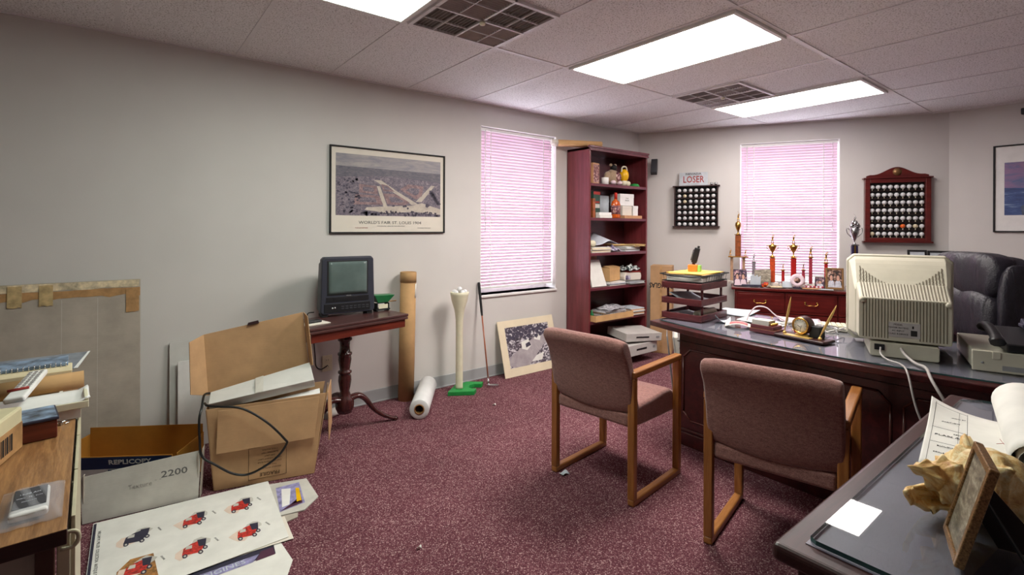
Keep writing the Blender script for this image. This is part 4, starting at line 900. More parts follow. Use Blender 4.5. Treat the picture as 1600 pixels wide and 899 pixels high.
# fifth shelf
t = thing('cardboard_tray', 'open tan cardboard tray of papers sticking out of the fifth shelf', 'tray', (3.99, 3.45, top(1)), 0)
bm = nb(); bx(bm, -.33, .24, -.13, .12, 0, .004); obj('tray_floor', bm, 'cardor2', t); bm = nb(); bx(bm, -.33, .24, -.134, -.13, 0, .06); bx(bm, -.334, -.33, -.134, .12, 0, .06); bx(bm, .24, .244, -.134, .12, 0, .045); obj('tray_wall', bm, 'cardor2', t)
paperstack('newspapers heaped in the tan tray on the fifth shelf', (4.02, 3.46, top(1)+.006), (.33, .19, .075), 3, ['news', 'ivoryp', 'paper2', 'news'], 8, 'newspaper_stack', .012)
crumple('creased top newspaper on the pile in the fifth shelf tray', (4.04, 3.46, top(1)+.083), (.32, .2, .045), 'news', 12, 'newspaper', 5)
paperstack('bundle of light papers at the right of the fifth shelf', (4.37, 3.45, top(1)), (.2, .2, .07), -6, ['paper', 'tan', 'pale'], 6, 'paper_bundle')
bm = nb(); lathe(bm, [(0, 0), (.018, 0), (.02, .06), (.008, .08), (.007, .1), (0, .1)], (0, 0, 0), 0, 14); o = obj('glue_bottle', bm, 'greens'); o.location = (3.70, 3.41, top(1)+.0045); tag(o, 'small green bottle at the left end of the fifth shelf tray', 'bottle')
# bottom: drives
def drive(label, c, rz, tilt=None, s=(.42, .34, .085)):
    t = thing('computer_drive_unit', label, 'computer', c, rz, 'beige desktop units in the bookcase'); 
    if tilt: t.rotation_euler = (R(tilt[0]), R(tilt[1]), R(rz))
    x, y, z = s; bm = nb(); bx(bm, -x/2, x/2, -y/2+.012, y/2, 0, z); obj('housing', bm, 'beigeg', t, .004)
    bm = nb(); bx(bm, -x/2-.003, x/2+.003, -y/2, -y/2+.013, -.0, z+.003); obj('front_bezel', bm, 'beigeg', t, .004)
    bm = nb(); bx(bm, -.10, .06, -y/2-.0015, -y/2+.0, z*.45, z*.62); obj('disk_slot', bm, 'black', t)
    bm = nb(); bx(bm, x/2-.07, x/2-.03, -y/2-.003, -y/2, z*.4, z*.65); obj('power_button', bm, 'grey', t, .001)
drive('lower beige desktop computer unit at the foot of the bookcase', (4.15, 3.30, SH[0]+.001), 0, None, (.46, .34, .105))
drive('upper beige desktop computer unit lying askew at the foot of the bookcase', (4.22, 3.30, SH[0]+.115), -14, (3.5, 3), (.44, .33, .08))
for o in bpy.data.objects:
    if o.name.startswith('computer_drive_unit') and o.location.z > .15: o.location.z += .018
# on top of the bookcase and right of it
for i, (p, q, lab, mt) in enumerate([((3.34, 3.62, 2.197), (3.82, 3.40, 2.197), 'cream and brown cardboard roll on the bookcase top, nearer the room', 'cardor2'), ((3.40, 3.665, 2.193), (3.80, 3.50, 2.193), 'brown cardboard roll on the bookcase top, nearer the wall', 'tan')]):
    t = thing('poster_roll', lab, 'paper roll', p, 0, 'rolls lying on the bookcase'); d = Vector(q)-Vector(p)
    bm = nb(); tube(bm, [(0, 0, .0), d], .028 if i == 0 else .024, 0, 16, caps=True); obj('roll', bm, mt, t)
    bm = nb(); tube(bm, [d*.0-d.normalized()*.002, d*.12], .0288 if i == 0 else .0248, 0, 16); obj('end_sleeve', bm, 'ivoryp', t)
t = thing('wall_speaker', 'dark grey angled wall speaker sticking out past the bookcase top', 'speaker', WB(.155, 0, 1.99), AB)
bm = nb(); prism(bm, [(0, .15), (.0, .03), (.05, -.03), (.095, .0), (.02, .16)], .07, 0, Matrix(((0, 0, 1, 0), (-1, 0, 0, -.035), (0, 1, 0, 0), (0, 0, 0, 1)))); obj('speaker_body', bm, 'charm', t, .004)
bm = nb(); bx(bm, .02, .05, -.04, -.001, .05, .08); obj('bracket', bm, 'black', t)
t = thing('upside_down_carton', 'tall brown carton with upside-down lettering between the bookcase and desk', 'box', WB(.19, .36, 0), AB)
bm = nb(); bx(bm, 0, .225, 0, .22, 0, .945); obj('carton_body', bm, 'card', t, .003)
bm = nb(); bx(bm, .10, .125, -.0006, 0, .0, .945); obj('tape_strip', bm, 'tape', t)
o = txt('DOUGLAS', .075, 'ink', t, (.115, -.001, .735), (90, 180, 0), .72, bold=.002)
t = thing('paper_binder', 'white and grey ring binder standing on the floor beside the big desk', 'binder', (3.30, 2.14, 0), 34)
bm = nb(); slab(bm, [(0, 0, .0), (.26, 0, 0), (.26, .06, .54), (0, .06, .54)], .004); slab(bm, [(0, .05, .0), (.26, .05, 0), (.26, .11, .54), (0, .11, .54)], .004); obj('cover', bm, 'grey', t)
bm = nb(); slab(bm, [(.01, .006, .01), (.25, .006, .01), (.25, .066, .53), (.01, .066, .53)], .038); obj('pages', bm, 'greyw', t)

# ------------------------------------------------------------------ on the big desk (viewer frame rz: x right, y away)
DZ = .7675
mon = thing('crt_monitor', 'big cream computer monitor seen from its ribbed back on the bow-fronted desk', 'monitor', (2.80, .68, DZ), -72)
def loft(bm, secs, m=0, cap=True):
    rs = [[bm.verts.new(p) for p in s_] for s_ in secs]; n = len(rs[0])
    for a, b in zip(rs, rs[1:]):
        for k in range(n): f = bm.faces.new((a[k], a[(k+1) % n], b[(k+1) % n], b[k])); f.material_index = m
    if cap: bm.faces.new(rs[0][::-1]).material_index = m; bm.faces.new(rs[-1]).material_index = m
def rr(w_, z0, z1, y, c=.02, wt=None):
    wt = wt or w_
    return [(-w_+c, y, z0), (w_-c, y, z0), (w_, y, z0+c), (wt, y, z1-c), (wt-c, y, z1), (-wt+c, y, z1), (-wt, y, z1-c), (-w_, y, z0+c)]
bm = nb(); loft(bm, [rr(.168, .075, .268, 0, .006), rr(.172, .072, .300, .10, .008), rr(.178, .065, .325, .165, .01)]); obj('rear_housing', bm, 'beige', mon, .003)
bm = nb(); secs = []
for k in range(9):
    u = k/8; secs.append(rr(.180+.028*u**.8, .06-.03*u, .300+.145*math.sin(u*PI/2)**1.4, .15+.185*u, .012+.014*u))
loft(bm, secs); obj('front_shell', bm, 'beige', mon, .004, 3)
bm = nb(); loft(bm, [rr(.214, .012, .452, .332, .03), rr(.217, .010, .456, .345, .03), rr(.217, .010, .456, .375, .03), rr(.205, .02, .445, .395, .03)]); obj('screen_bezel', bm, 'beige', mon, .004)
bm = nb(); loft(bm, [rr(.175, .07, .40, .3952, .02), rr(.17, .075, .395, .398, .02)]); obj('screen', bm, 'tvglass', mon)
bm = nb(); n = 27
for k in range(n):
    x = -.150+.300*k/(n-1)
    if not (-.048 < x < .05): bx(bm, x-.0022, x+.0022, -.0012, .002, .085, .262)
    else: bx(bm, x-.0022, x+.0022, -.0012, .002, .168, .262)
    slab(bm, [(x-.0022, .006, .2712), (x+.0022, .006, .2712), (x*1.03+.0022, .10, .3012), (x*1.03-.0022, .10, .3012)], .0012); slab(bm, [(x*1.03-.0022, .10, .3012), (x*1.03+.0022, .10, .3012), (x*1.05+.0022, .155, .3225), (x*1.05-.0022, .155, .3225)], .0012)
    e_ = .42*(abs(x)/.15)**2; n_ = 4; u0 = .12
    for q_ in range(n_):
        ua, ub = u0+e_*q_/n_, u0+e_*(q_+1)/n_; za, zb = [.3015+.145*math.sin(u_*PI/2)**1.4 for u_ in (ua, ub)]; ya, yb_ = .15+.185*ua, .15+.185*ub
        if e_ > .05: slab(bm, [(x*1.05-.0022, ya, za), (x*1.05+.0022, ya, za), (x*1.07+.0022, yb_, zb), (x*1.07-.0022, yb_, zb)], .0016)
obj('vent_slots', bm, 'beiged', mon)
bm = nb(); bx(bm, -.055, .058, -.0025, 0, .095, .162); lb = obj('rating_label', bm, 'silverl', mon)
for k in range(4): txt(('MODEL', 'POWER RATING', 'AC INPUT', 'CLASS B DEVICE')[k], .010, 'ink', lb, (-.02, -.0028, .152-.014*k), (90, 0, 0), 1)
bm = nb(); bx(bm, .025, .048, -.0030, -.0024, .105, .13); bx(bm, .03, .036, -.0030, -.0024, .138, .15); obj('printed_marks', bm, 'ink', lb)
for s in (-1, 1):
    bm = nb(); lathe(bm, [(0, 0), (.012, 0), (.012, .006), (.006, .009), (0, .009)], (s*.156, -.0005, .255), 0, 16, (90, 0, 0)); obj('screw_cap', bm, 'beige', mon)
bm = nb(); loft(bm, [rr(.125, .0, .065, -.005, .006), rr(.14, 0, .072, .25, .01)]); obj('swivel_base', bm, 'beige', mon, .003)
bm = nb(); bx(bm, -.108, -.070, -.012, -.004, .03, .056); obj('power_socket', bm, 'blackm', mon)
bm = nb(); tube(bm, smooth_pts([(-.085, -.014, .042), (-.085, -.06, .02), (-.06, -.11, .008), (-.02, -.16, .006), (-.005, -.255, -.01), (.02, -.31, -.14), (.08, -.33, -.30), (.15, -.33, -.55), (.16, -.33, -.76)], 6), .004, 0, 8); obj('power_cord', bm, 'greycord', mon)
bm = nb(); tube(bm, smooth_pts([(-.01, -.005, .045), (0, -.05, .03), (.03, -.10, .008), (.06, -.18, .008), (.07, -.275, -.02), (.12, -.32, -.12), (.2, -.34, -.3), (.22, -.34, -.6), (.22, -.34, -.76)], 6), .006, 0, 8); obj('signal_cable', bm, 'greycord', mon)
kb = thing('keyboard', 'beige keyboard lying behind the monitor on the big desk', 'keyboard', (3.36, 1.00, DZ), -66)
bm = nb(); bx(bm, -.22, .22, -.08, .08, 0, .02); obj('keyboard_case', bm, 'beige', kb, .004)
for k in range(4):
    bm = nb()
    for i in range(14): bx(bm, -.205+i*.0245, -.185+i*.0245, -.06+k*.032, -.034+k*.032, .0205, .029)
    obj('key_row', bm, 'ivory', kb)
# beige desktop box and telephone at the right end
pc = thing('beige_desktop_box', 'flat beige desktop unit under the black telephone, right of the monitor', 'computer', (2.815, .449, DZ), -73.4)
bm = nb(); bx(bm, 0, .43, .006, .44, .006, .082); obj('housing', bm, 'beige', pc, .004)
bm = nb(); bx(bm, -.002, .432, 0, .012, .0, .084); obj('front_bezel', bm, 'beige', pc, .003)
bm = nb(); bx(bm, .09, .34, -.001, .0, .010, .030); obj('drive_slot', bm, 'grey', pc)
bm = nb(); bx(bm, .06, .085, -.004, .0, .055, .085); obj('lid_latch', bm, 'beige', pc, .001)
bm = nb(); lathe(bm, [(0, 0), (.005, 0), (.004, .003), (0, .003)], (.03, 0, .035), 0, 10, (90, 0, 0)); obj('round_button', bm, 'grey', pc)
bm = nb(); tube(bm, smooth_pts([(.18, -.003, .02), (.16, -.03, .012), (.22, -.04, .006), (.32, -.03, .006), (.42, -.04, .006)], 5), .003, 0, 6); obj('white_lead', bm, 'white', pc)
ph = thing('desk_telephone', 'black desk telephone with side handset on the flat beige unit', 'telephone', (2.98, .335, DZ+.0855), -70)
bm = nb(); prism(bm, [(-.12, 0), (.11, 0), (.11, .075), (.07, .08), (-.12, .035)], .25, 0, Matrix(((0, 0, 1, -.06), (1, 0, 0, 0), (0, 1, 0, 0), (0, 0, 0, 1)))); obj('telephone_base', bm, 'black', ph, .006, 3)
bm = nb()
for i in range(4):
    for j in range(3): box(bm, (.05+j*.03, -.07+i*.028, .049+i*.0055), (.02, .018, .008), 0, (14, 0, 0))
obj('keypad', bm, 'grey', ph, .001)
bm = nb(); tube(bm, smooth_pts([(-.085, -.11, .035), (-.085, -.07, .056), (-.085, 0, .075), (-.085, .06, .082), (-.085, .10, .066)], 4), [.026]*3+[.020]*11+[.026]*3, 0, 10, sx=.8); obj('handset', bm, 'black', ph, .0)
bm = nb(); bx(bm, .02, .12, .02, .08, .085, .10); box(bm, (.07, .05, .098), (.09, .05, .03), 0, (20, 0, 0)); obj('display_flap', bm, 'shirt2', ph, .004)
# letter trays
tr = thing('letter_tray_tower', 'three-tier mahogany letter tray at the left end of the big desk', 'letter tray', (2.825, 1.985, DZ), -85)
tw, td = .275, .37
for z in (0, .098, .198):
    bm = nb(); bx(bm, 0, tw, 0, td, z, z+.006)
    tra = obj('tray_floor', bm, 'tray', tr)
    bm = nb(); bx(bm, 0, .012, 0, td, z+.006, z+.04); bx(bm, tw-.012, tw, 0, td, z+.006, z+.04); bx(bm, .012, tw-.012, 0, .012, z+.006, z+.04); bx(bm, .012, tw-.012, td-.012, td, z+.006, z+.04); obj('tray_rim', bm, 'tray', tr, .003)
for (x, y) in ((.02, .05), (tw-.02, .05), (.02, td-.05), (tw-.02, td-.05)):
    for z in (.036, .134):
        bm = nb(); cyl(bm, (x, y, z), (x, y, z+.064), .008, m=0, n=12); obj('tray_post', bm, 'tray', tr)
def rel(o, x, y, z=0):
    a = o.rotation_euler.z; return (o.location.x+x*math.cos(a)-y*math.sin(a), o.location.y+x*math.sin(a)+y*math.cos(a), o.location.z+z)
def curl(nm, label, loc, rz, sx_, sy_, h, mat, seed, nu=10, t_=.0012, cat='papers'):
    rd = random.Random(seed); a = rd.uniform(.6, 1.4); b = rd.uniform(0, 3)
    bm = nb(); sheet(bm, lambda u, v: ((u-.5)*sx_, (v-.5)*sy_, .002+h*(.5+.5*math.sin(a*PI*u+b+v*1.3))*(.3+.7*abs(u-.5)*2)), nu, 8, t_); o = obj(nm, bm, mat); o.location = loc; o.rotation_euler = (0, 0, R(rz)); return tag(o, label, cat)
curl('loose_papers', 'violet-grey curled papers in the middle letter tray', rel(tr, .137, .185, .1055), -85, .20, .31, .058, 'paper2', 3, cat='papers')
curl('loose_papers', 'pale papers in the bottom letter tray', rel(tr, .095, .185, .0075), -85, .14, .28, .024, 'pale', 5)
t = thing('rolled_document', 'white rolled document lying in the bottom letter tray', 'paper roll', rel(tr, .215, .06, .036), -85)
bm = nb(); n_ = 40; sheet(bm, lambda u, v: ((.017+.009*v)*math.cos(v*4*PI), .24*u, (.017+.009*v)*math.sin(v*4*PI)), 4, n_, .0008); obj('rolled_sheet', bm, 'ivoryp', t)
wb = thing('wire_basket', 'black wire basket of folders on top of the mahogany letter trays', 'wire basket', rel(tr, -.01, .0, .240), -83)
def loop(bm, pts, r): tube(bm, pts+[pts[0]], r, 0, 6)
bm = nb(); rim = [(0, 0, .045), (.30, 0, .045), (.30, .38, .045), (0, .38, .045)]
loop(bm, [(0, 0, .048), (.10, 0, .036), (.20, 0, .036), (.30, 0, .048), (.30, .38, .048), (0, .38, .048)], .004); obj('rim_wire', bm, 'blackm', wb)
bm = nb(); loop(bm, [(.01, .01, .004), (.29, .01, .004), (.29, .37, .004), (.01, .37, .004)], .003)
for k in range(9): tube(bm, [(0, .04+.0375*k, .046), (.008, .04+.0375*k, .004), (.292, .04+.0375*k, .004), (.30, .04+.0375*k, .046)], .0018, 0, 5)
obj('basket_wires', bm, 'blackm', wb)
for i, (dz, th, mt, lab, rz_) in enumerate([(.006, .022, 'paper', 'white bundle of papers at the bottom of the wire basket', 1), (.0295, .014, 'grey', 'grey folder in the wire basket, under the yellow one', -3), (.0450, .006, 'manila', 'manila folder in the wire basket, just under the yellow one', 4), (.0525, .004, 'yellowf', 'yellow folder lying topmost on the wire basket', -2)]):
    bm = nb(); bx(bm, -.12, .12, -.16, .17, 0, th); o = obj('file_folder' if i else 'paper_bundle', bm, mt, None, .001); p = rel(wb, .15, .19, dz); o.location = p; o.rotation_euler = (0, 0, R(-83+rz_)); tag(o, lab, 'folder' if i else 'papers')
hb = thing('sticky_note_cube', 'orange and green note cube sitting on the yellow folder', 'note block', rel(wb, .13, .21, .0575), -70)
bm = nb(); bx(bm, -.03, .03, -.03, .03, 0, .045); obj('orange_block', bm, 'orangep', hb, .004)
bm = nb(); bx(bm, .031, .048, -.025, .03, 0, .042); obj('green_block', bm, 'greenp', hb, .002)
t = thing('black_stapler', 'black stapler standing tilted in the orange note cube', 'stapler', rel(wb, .13, .21, .1035), -70)
t.rotation_euler = (0, R(14), R(-70))
bm = nb(); bx(bm, -.016, .018, -.013, .013, .012, .115); obj('stapler_arm', bm, 'black', t, .004)
bm = nb(); bx(bm, -.008, .010, -.010, .010, 0, .014); bx(bm, -.002, .012, -.007, .007, .115, .13); obj('stapler_nose', bm, 'blackm', t, .002)
bm = nb(); bx(bm, -.0185, -.0165, -.009, .009, .03, .08); bx(bm, -.024, -.0185, -.006, .006, .022, .10); obj('silver_strip', bm, 'silver', t, .001)
# desk top papers
curl('loose_papers', 'pale aqua folder lying behind the letter trays on the big desk', (3.40, 1.78, DZ), -80, .24, .30, .014, 'pale', 8)
curl('loose_papers', 'white sheets lying in the middle of the big desk behind the card box', (3.17, 1.48, DZ), -85, .26, .18, .012, 'paper', 9)
curl('loose_papers', 'pinkish sheets spread behind the pen set on the big desk', (3.40, 1.36, DZ+.001), -60, .24, .20, .010, 'pinkish', 10)
curl('curled_slip', 'grey-white slip curling up at the foot of the letter trays', (2.985, 1.645, DZ), -60, .09, .09, .05, 'pale', 12)
t = thing('printed_card', 'bent card with a reddish picture between the trays and the card box', 'card', (2.93, 1.515, DZ), -64)
bm = nb(); sheet(bm, lambda u, v: ((u-.5)*.15, (v-.5)*.11, .004+.018*math.sin(PI*u)), 8, 4, .001); obj('card', bm, 'ivoryp', t)
bm = nb(); sheet(bm, lambda u, v: ((u-.5)*.10, (v-.5)*.07, .0052+.018*math.sin(PI*(.166+.666*u))), 8, 4, .0008); obj('picture', bm, 'redprint', t)
cb = thing('business_card_box', 'small two-tier mahogany box holding a stack of cards, left of the clock', 'card holder', (2.845, 1.408, DZ), -92)
bm = nb(); bx(bm, 0, .145, 0, .11, 0, .020); obj('lower_tier', bm, 'tray', cb, .002)
bm = nb(); bx(bm, .004, .135, .004, .10, .022, .042); obj('upper_tier', bm, 'tray', cb, .002)
bm = nb(); bx(bm, .004, .135, .004, .10, .0200, .0220); obj('brass_line', bm, 'gold', cb)
bm = nb(); bx(bm, .010, .105, .012, .085, .042, .068); obj('card_stack', bm, 'greyw', cb)
bm = nb()
for k in range(5): ball(bm, (.118, .02+.014*k, .05), .008, 0, 8)
obj('gold_clips', bm, 'gold', cb)
t = thing('red_marker_cap', 'red round stamp behind the clock', 'stamp', (3.02, 1.225, DZ), 0)
bm = nb(); lathe(bm, [(0, 0), (.014, 0), (.014, .022), (.010, .026), (0, .026)], (0, 0, 0), 0, 14); obj('stamp_body', bm, 'redcap', t)
bm = nb(); lathe(bm, [(0, .0262), (.006, .0262), (.008, .045), (0, .05)], (0, 0, 0), 0, 12); obj('stamp_knob', bm, 'white', t)
ps = thing('desk_pen_set', 'dark pen stand with brass clock and two gold pens near the desk front', 'pen set', (2.832, 1.268, DZ), -99)
bm = nb(); bx(bm, 0, .265, 0, .115, 0, .014); obj('stand_base', bm, 'walnut', ps, .005, 3)
bm = nb(); bx(bm, .05, .19, .006, .045, .0142, .018); obj('brass_plate', bm, 'brass', ps, .001)
bm = nb(); bx(bm, .09, .16, .05, .085, .0142, .024); obj('clock_foot', bm, 'brass', ps, .002)
bm = nb(); lathe(bm, [(0, 0), (.045, 0), (.048, .006), (.048, .045), (.042, .052), (0, .052)], (.125, .095, .072), 0, 32, (90, 0, 0)); ck = obj('clock_case', bm, 'walnut', ps)
bm = nb(); lathe(bm, [(.034, 0), (.042, .0), (.045, .004), (.041, .009), (.035, .006), (.034, 0)], (.125, .0425, .072), 0, 32, (90, 0, 0), caps=False); obj('clock_bezel', bm, 'gold', ck)
bm = nb(); lathe(bm, [(0, 0), (.035, 0), (.035, .002), (0, .002)], (.125, .0425, .072), 0, 24, (90, 0, 0)); obj('clock_dial', bm, 'ivoryp', ck)
bm = nb(); box(bm, (.117, .040, .068), (.018, .0008, .0025), 0, (0, 30, 0)); box(bm, (.128, .040, .062), (.0018, .0008, .022), 0, (0, 12, 0))
for k in range(12): a = k*PI/6; box(bm, (.125+.029*math.cos(a), .0402, .072+.029*math.sin(a)), (.003, .0008, .003), 0)
obj('clock_hands', bm, 'ink', ck)
bm = nb(); bx(bm, .16, .215, .06, .11, .0142, .075); obj('card_slot', bm, 'blackm', ps, .003)
for (x, y, dx, dy, L_) in ((.033, .05, .03, .0, .19), (.222, .05, .075, .0, .19)):
    bm = nb(); d = Vector((dx, dy, .16)).normalized()*L_; q = Vector((x, y, .03)); ball(bm, (x, y, .018), .010, 0, 10)
    tube(bm, [q-d*.07, q, q+d*.08, q+d*.2, q+d*.55, q+d*.75, q+d*.92, q+d], [.004, .0035, .003, .0055, .0065, .0055, .0030, .0008], 0, 10); obj('pen', bm, 'brass', ps)
t = thing('white_cable', 'white cable arching over papers behind the card box on the big desk', 'cable', (3.10, 1.45, DZ))
bm = nb(); tube(bm, smooth_pts([(.0, .10, .012), (.0, .08, .06), (.02, .05, .10), (.04, .0, .10), (.06, -.05, .055), (.09, -.09, .026), (.11, -.13, .012)], 6), .004, 0, 8); obj('cable', bm, 'pinkish', t)
t = thing('cable_tangle', 'tangle of grey and white leads behind the clock on the big desk', 'cable', (3.11, 1.20, DZ))
for q in range(5):
    bm = nb(); rd = random.Random(q+3); pts = [(.085*math.sin(k*1.3+q*1.1), .12-.045*k+.03*rd.random(), .022+.012*((k+q) % 3)) for k in range(8)]; tube(bm, smooth_pts(pts, 5), .0035, 0, 6); obj('lead', bm, ['greycord', 'white', 'grey', 'greycord', 'white'][q], t)

# ------------------------------------------------------------------ leather executive chair
ch = thing('executive_chair', 'black leather high-back swivel chair behind the big desk', 'chair', (4.02, .66, 0), -138)
def cushion(bm, c, s, p=3.2, n=28, m=0, wr=0, seed=0):
    rd = random.Random(seed); vs = []
    g = bmesh.ops.create_uvsphere(bm, u_segments=n, v_segments=n//2, radius=1)
    for v in g['verts']:
        x, y, z = v.co; q = (abs(x)**p+abs(y)**p+abs(z)**p)**(1/p); v.co = Vector((x/q*s[0]/2, y/q*s[1]/2, z/q*s[2]/2))
        if wr: v.co.y -= wr*math.sin(v.co.x*34+seed+v.co.z*14)*max(0, 1-abs(v.co.x/s[0]*2)**4)*(1 if y < 0 else 0)
        v.co += Vector(c)
    fin(g['verts'], m, True)
bm = nb(); cushion(bm, (0, .02, 1.085), (.52, .17, .27), 4, 40, 0, .007, 1); obj('head_cushion', bm, 'leather', ch)
bm = nb(); cushion(bm, (0, .00, .855), (.52, .17, .30), 4, 40, 0, .007, 2); obj('lumbar_cushion', bm, 'leather', ch)
bm = nb(); cushion(bm, (0, .11, .86), (.58, .13, .68), 5, 36); obj('back_shell', bm, 'leather', ch)
for s in (-1, 1):
    bm = nb(); cushion(bm, (s*.275, .06, .90), (.07, .19, .52), 3, 24); obj('side_bolster', bm, 'leather', ch)
    bm = nb(); cushion(bm, (s*.31, -.20, .64), (.085, .36, .07), 3.5, 20); a = obj('armrest', bm, 'leather', ch)
    bm = nb(); tube(bm, smooth_pts([(s*.31, -.30, .61), (s*.31, -.32, .52), (s*.29, -.24, .42), (s*.24, -.12, .40)], 5), .018, 0, 8, sx=1.6); obj('arm_bracket', bm, 'blackm', ch)
bm = nb(); cushion(bm, (0, -.20, .47), (.54, .52, .15), 4, 36, 0, 0); obj('seat', bm, 'leather', ch)
bm = nb(); cyl(bm, (0, -.15, .10), (0, -.15, .40), .028, m=0); obj('gas_column', bm, 'black', ch)
for k in range(5):
    a = k*2*PI/5+.3; bm = nb(); tube(bm, [(0, -.15, .10), (.15*math.cos(a), -.15+.15*math.sin(a), .09), (.29*math.cos(a), -.15+.29*math.sin(a), .06)], [.028, .022, .016], 0, 8)
    leg = obj('leg', bm, 'black', ch); bm = nb(); cyl(bm, (.29*math.cos(a)-.012, -.15+.29*math.sin(a), .027), (.29*math.cos(a)+.012, -.15+.29*math.sin(a), .027), .027, m=0); obj('caster', bm, 'black', leg)

# ------------------------------------------------------------------ on the side desk
FZ = .7685
sh = thing('conch_shell', 'large spiny yellow-tan conch shell on the glass-topped side desk', 'seashell', (0, 0, 0))
KS = 1.035; SC = lambda p: Vector((p[0]*KS, p[1]*KS, 1.356+(p[2]-1.356)*KS))
S_ = SC((1.215, .288, .892)); E_ = SC((1.455, .090, .805)); ax = (E_-S_).normalized(); Ls = (E_-S_).length
n1 = Vector((-.5, .55, -.1)); n1 = (n1-ax*n1.dot(ax)).normalized(); n2 = ax.cross(n1)
if n2.z < 0: n2 = -n2
prof = [(0, .001), (.06, .008), (.12, .015), (.19, .023), (.27, .034), (.34, .056), (.42, .076), (.52, .080), (.62, .074), (.72, .060), (.82, .047), (.92, .034), (1, .022)]
def pr(t):
    for (a, ra), (b, rb) in zip(prof, prof[1:]):
        if t <= b: return ra+(rb-ra)*(t-a)/(b-a)
    return prof[-1][1]
bm = nb(); NU, NV = 90, 56; rings = []
for i in range(NU+1):
    t_ = i/NU; ring_ = []
    for k in range(NV):
        th = 2*PI*k/NV; r = pr(t_)
        ph_ = th/(2*PI)
        wh = (t_*9-ph_) % 1 if t_ < .40 else 0
        if t_ < .42: r *= 1+.32*math.sin(PI*wh)-.10
        sp = max(0, math.cos(7*th+t_*6))**5
        if .02 < t_ < .36: r += .013*sp*math.sin(PI*wh)**2*min(1, t_*6)
        r += .034*max(0, math.cos(5*th+1.0))**6*math.exp(-((t_-.40)/.035)**2)
        r *= 1+.018*math.sin(60*t_+3*math.sin(th*2))+.012*math.sin(23*th+8*t_)
        r *= 1 - .18*max(0, -math.sin(th))*(.3 < t_)
        p = S_+ax*(Ls*t_)+n1*(math.cos(th)*r)+n2*(math.sin(th)*r); p.z = max(p.z, FZ+.002); ring_.append(bm.verts.new(p))
    rings.append(ring_)
for i in range(NU):
    for k in range(NV): f = bm.faces.new((rings[i][k], rings[i][(k+1) % NV], rings[i+1][(k+1) % NV], rings[i+1][k])); f.smooth = True
bm.faces.new(rings[0]); bm.faces.new(rings[-1][::-1]); obj('shell_body', bm, 'shell', sh)
OC = smooth_pts([SC(p) for p in [(1.200, .292, .846), (1.225, .288, .818), (1.270, .262, .793), (1.330, .20, .788), (1.40, .12, .787), (1.455, .075, .794)]], 8)
def lipf(u, v):
    f_ = u*(len(OC)-1); k = min(int(f_), len(OC)-2); o_ = OC[k].lerp(OC[k+1], f_-k)
    t_ = .30+.70*u; r = pr(t_)*.82; i_ = S_+ax*(Ls*t_)+n1*(r*.75)+n2*(r*.45*(1-u))
    p = i_.lerp(o_, v)+(n2*.022+n1*.018)*math.sin(PI*min(1, v*1.05))*(1-.4*u); p += n2*(.0035*math.sin(30*u)*v+.002*math.sin(55*u+9*v)); p.z = max(p.z, FZ+.009); return p
bm = nb(); sheet(bm, lipf, 40, 14, .007); obj('flared_lip', bm, 'shell', sh)
pf = stand_frame('photo_frame', 'antique gold photo frame seen edge-on, leaning before the conch shell', 'photo frame', (1.210, .2265, FZ), -163, .14, .188, 'agold', 'photoc', 0, .013, 14)
bm = nb(); slab(bm, [(-.045, .044, .115), (-.045, .034, .075), (-.045, .075, .001), (-.045, .110, .001), (-.045, .122, .018), (-.045, .122, .040), (-.045, .049, .130)], .003); obj('easel_strut', bm, 'brownv', pf)
for c_ in list(pf.children):
    if c_.name == 'easel_strut.003' and len(c_.data.vertices) == 8: bpy.data.objects.remove(c_); continue
    if c_.name.startswith('photograph'):
        bpy.data.objects.remove(c_)
bm = nb(); bx(bm, -.057, .057, .004, .009, .013, .175); bm.transform(Matrix.Rotation(R(-14), 4, 'X')); obj('photograph', bm, 'photoc', pf)
bp = thing('blueprint_roll', 'large partly rolled building blueprint with a printed title block on the side desk', 'blueprint', (1.61, .140, FZ), 10)
L_ = .50; rad = .057
def bpf(u, v):
    x = L_*u
    if v < .42:
        q = v/.42; y = .215*(1-q)*(1-.05*u); z = .002+.045*(u**4)*(1-q)**3+.01*math.sin(3*u)*(1-q)*.5
        return (x, y, z)
    q = (v-.42)/.58; th = -PI/2-q*2*PI*2.6; r = rad*(1-.55*q)+.012*u; return (x, r*math.cos(th)*1.1, (rad+.012*u)+.004*q+r*math.sin(th))
bm = nb(); sheet(bm, bpf, 12, 120, .0009); obj('drawing_sheet', bm, 'paper', bp)
bm = nb()
def pt(u, q): p = bpf(u, .42*q); return (p[0], p[1], p[2]+.0012)
def ln(a, b, w_=.0012):
    n = 8; pts = [pt(a[0]+(b[0]-a[0])*i/n, a[1]+(b[1]-a[1])*i/n) for i in range(n+1)]; tube(bm, pts, w_*.35, 0, 4)
for q in (.06, .42): ln((.04, q), (.97, q))
for u in (.06, .36, .60, .95): ln((u, .06), (u, .42))
ln((.06, .33), (.95, .33), .0008); obj('title_block_lines', bm, 'ink', bp)
for (u, q, s_, b) in ((.48, .24, .016, 'PLAN A2'), (.30, .24, .010, 'BUILDING'), (.20, .2, .008, 'SCALE 1:50'), (.72, .22, .010, 'ELEVATION'), (.82, .3, .008, 'DRAWN BY'), (.54, .37, .008, 'REVISIONS'), (.14, .30, .008, 'DATE')):
    p = pt(u, q); txt(b, s_, 'ink', bp, (p[0], p[1], p[2]+.0015), (0, 0, -90), 1)
bm = nb(); tube(bm, [pt(.56, .70), pt(.60, .78), pt(.55, .86)], .0007, 0, 4); tube(bm, [pt(.52, .8), pt(.66, .74)], .0006, 0, 4); obj('red_pencil_mark', bm, 'redink', bp)
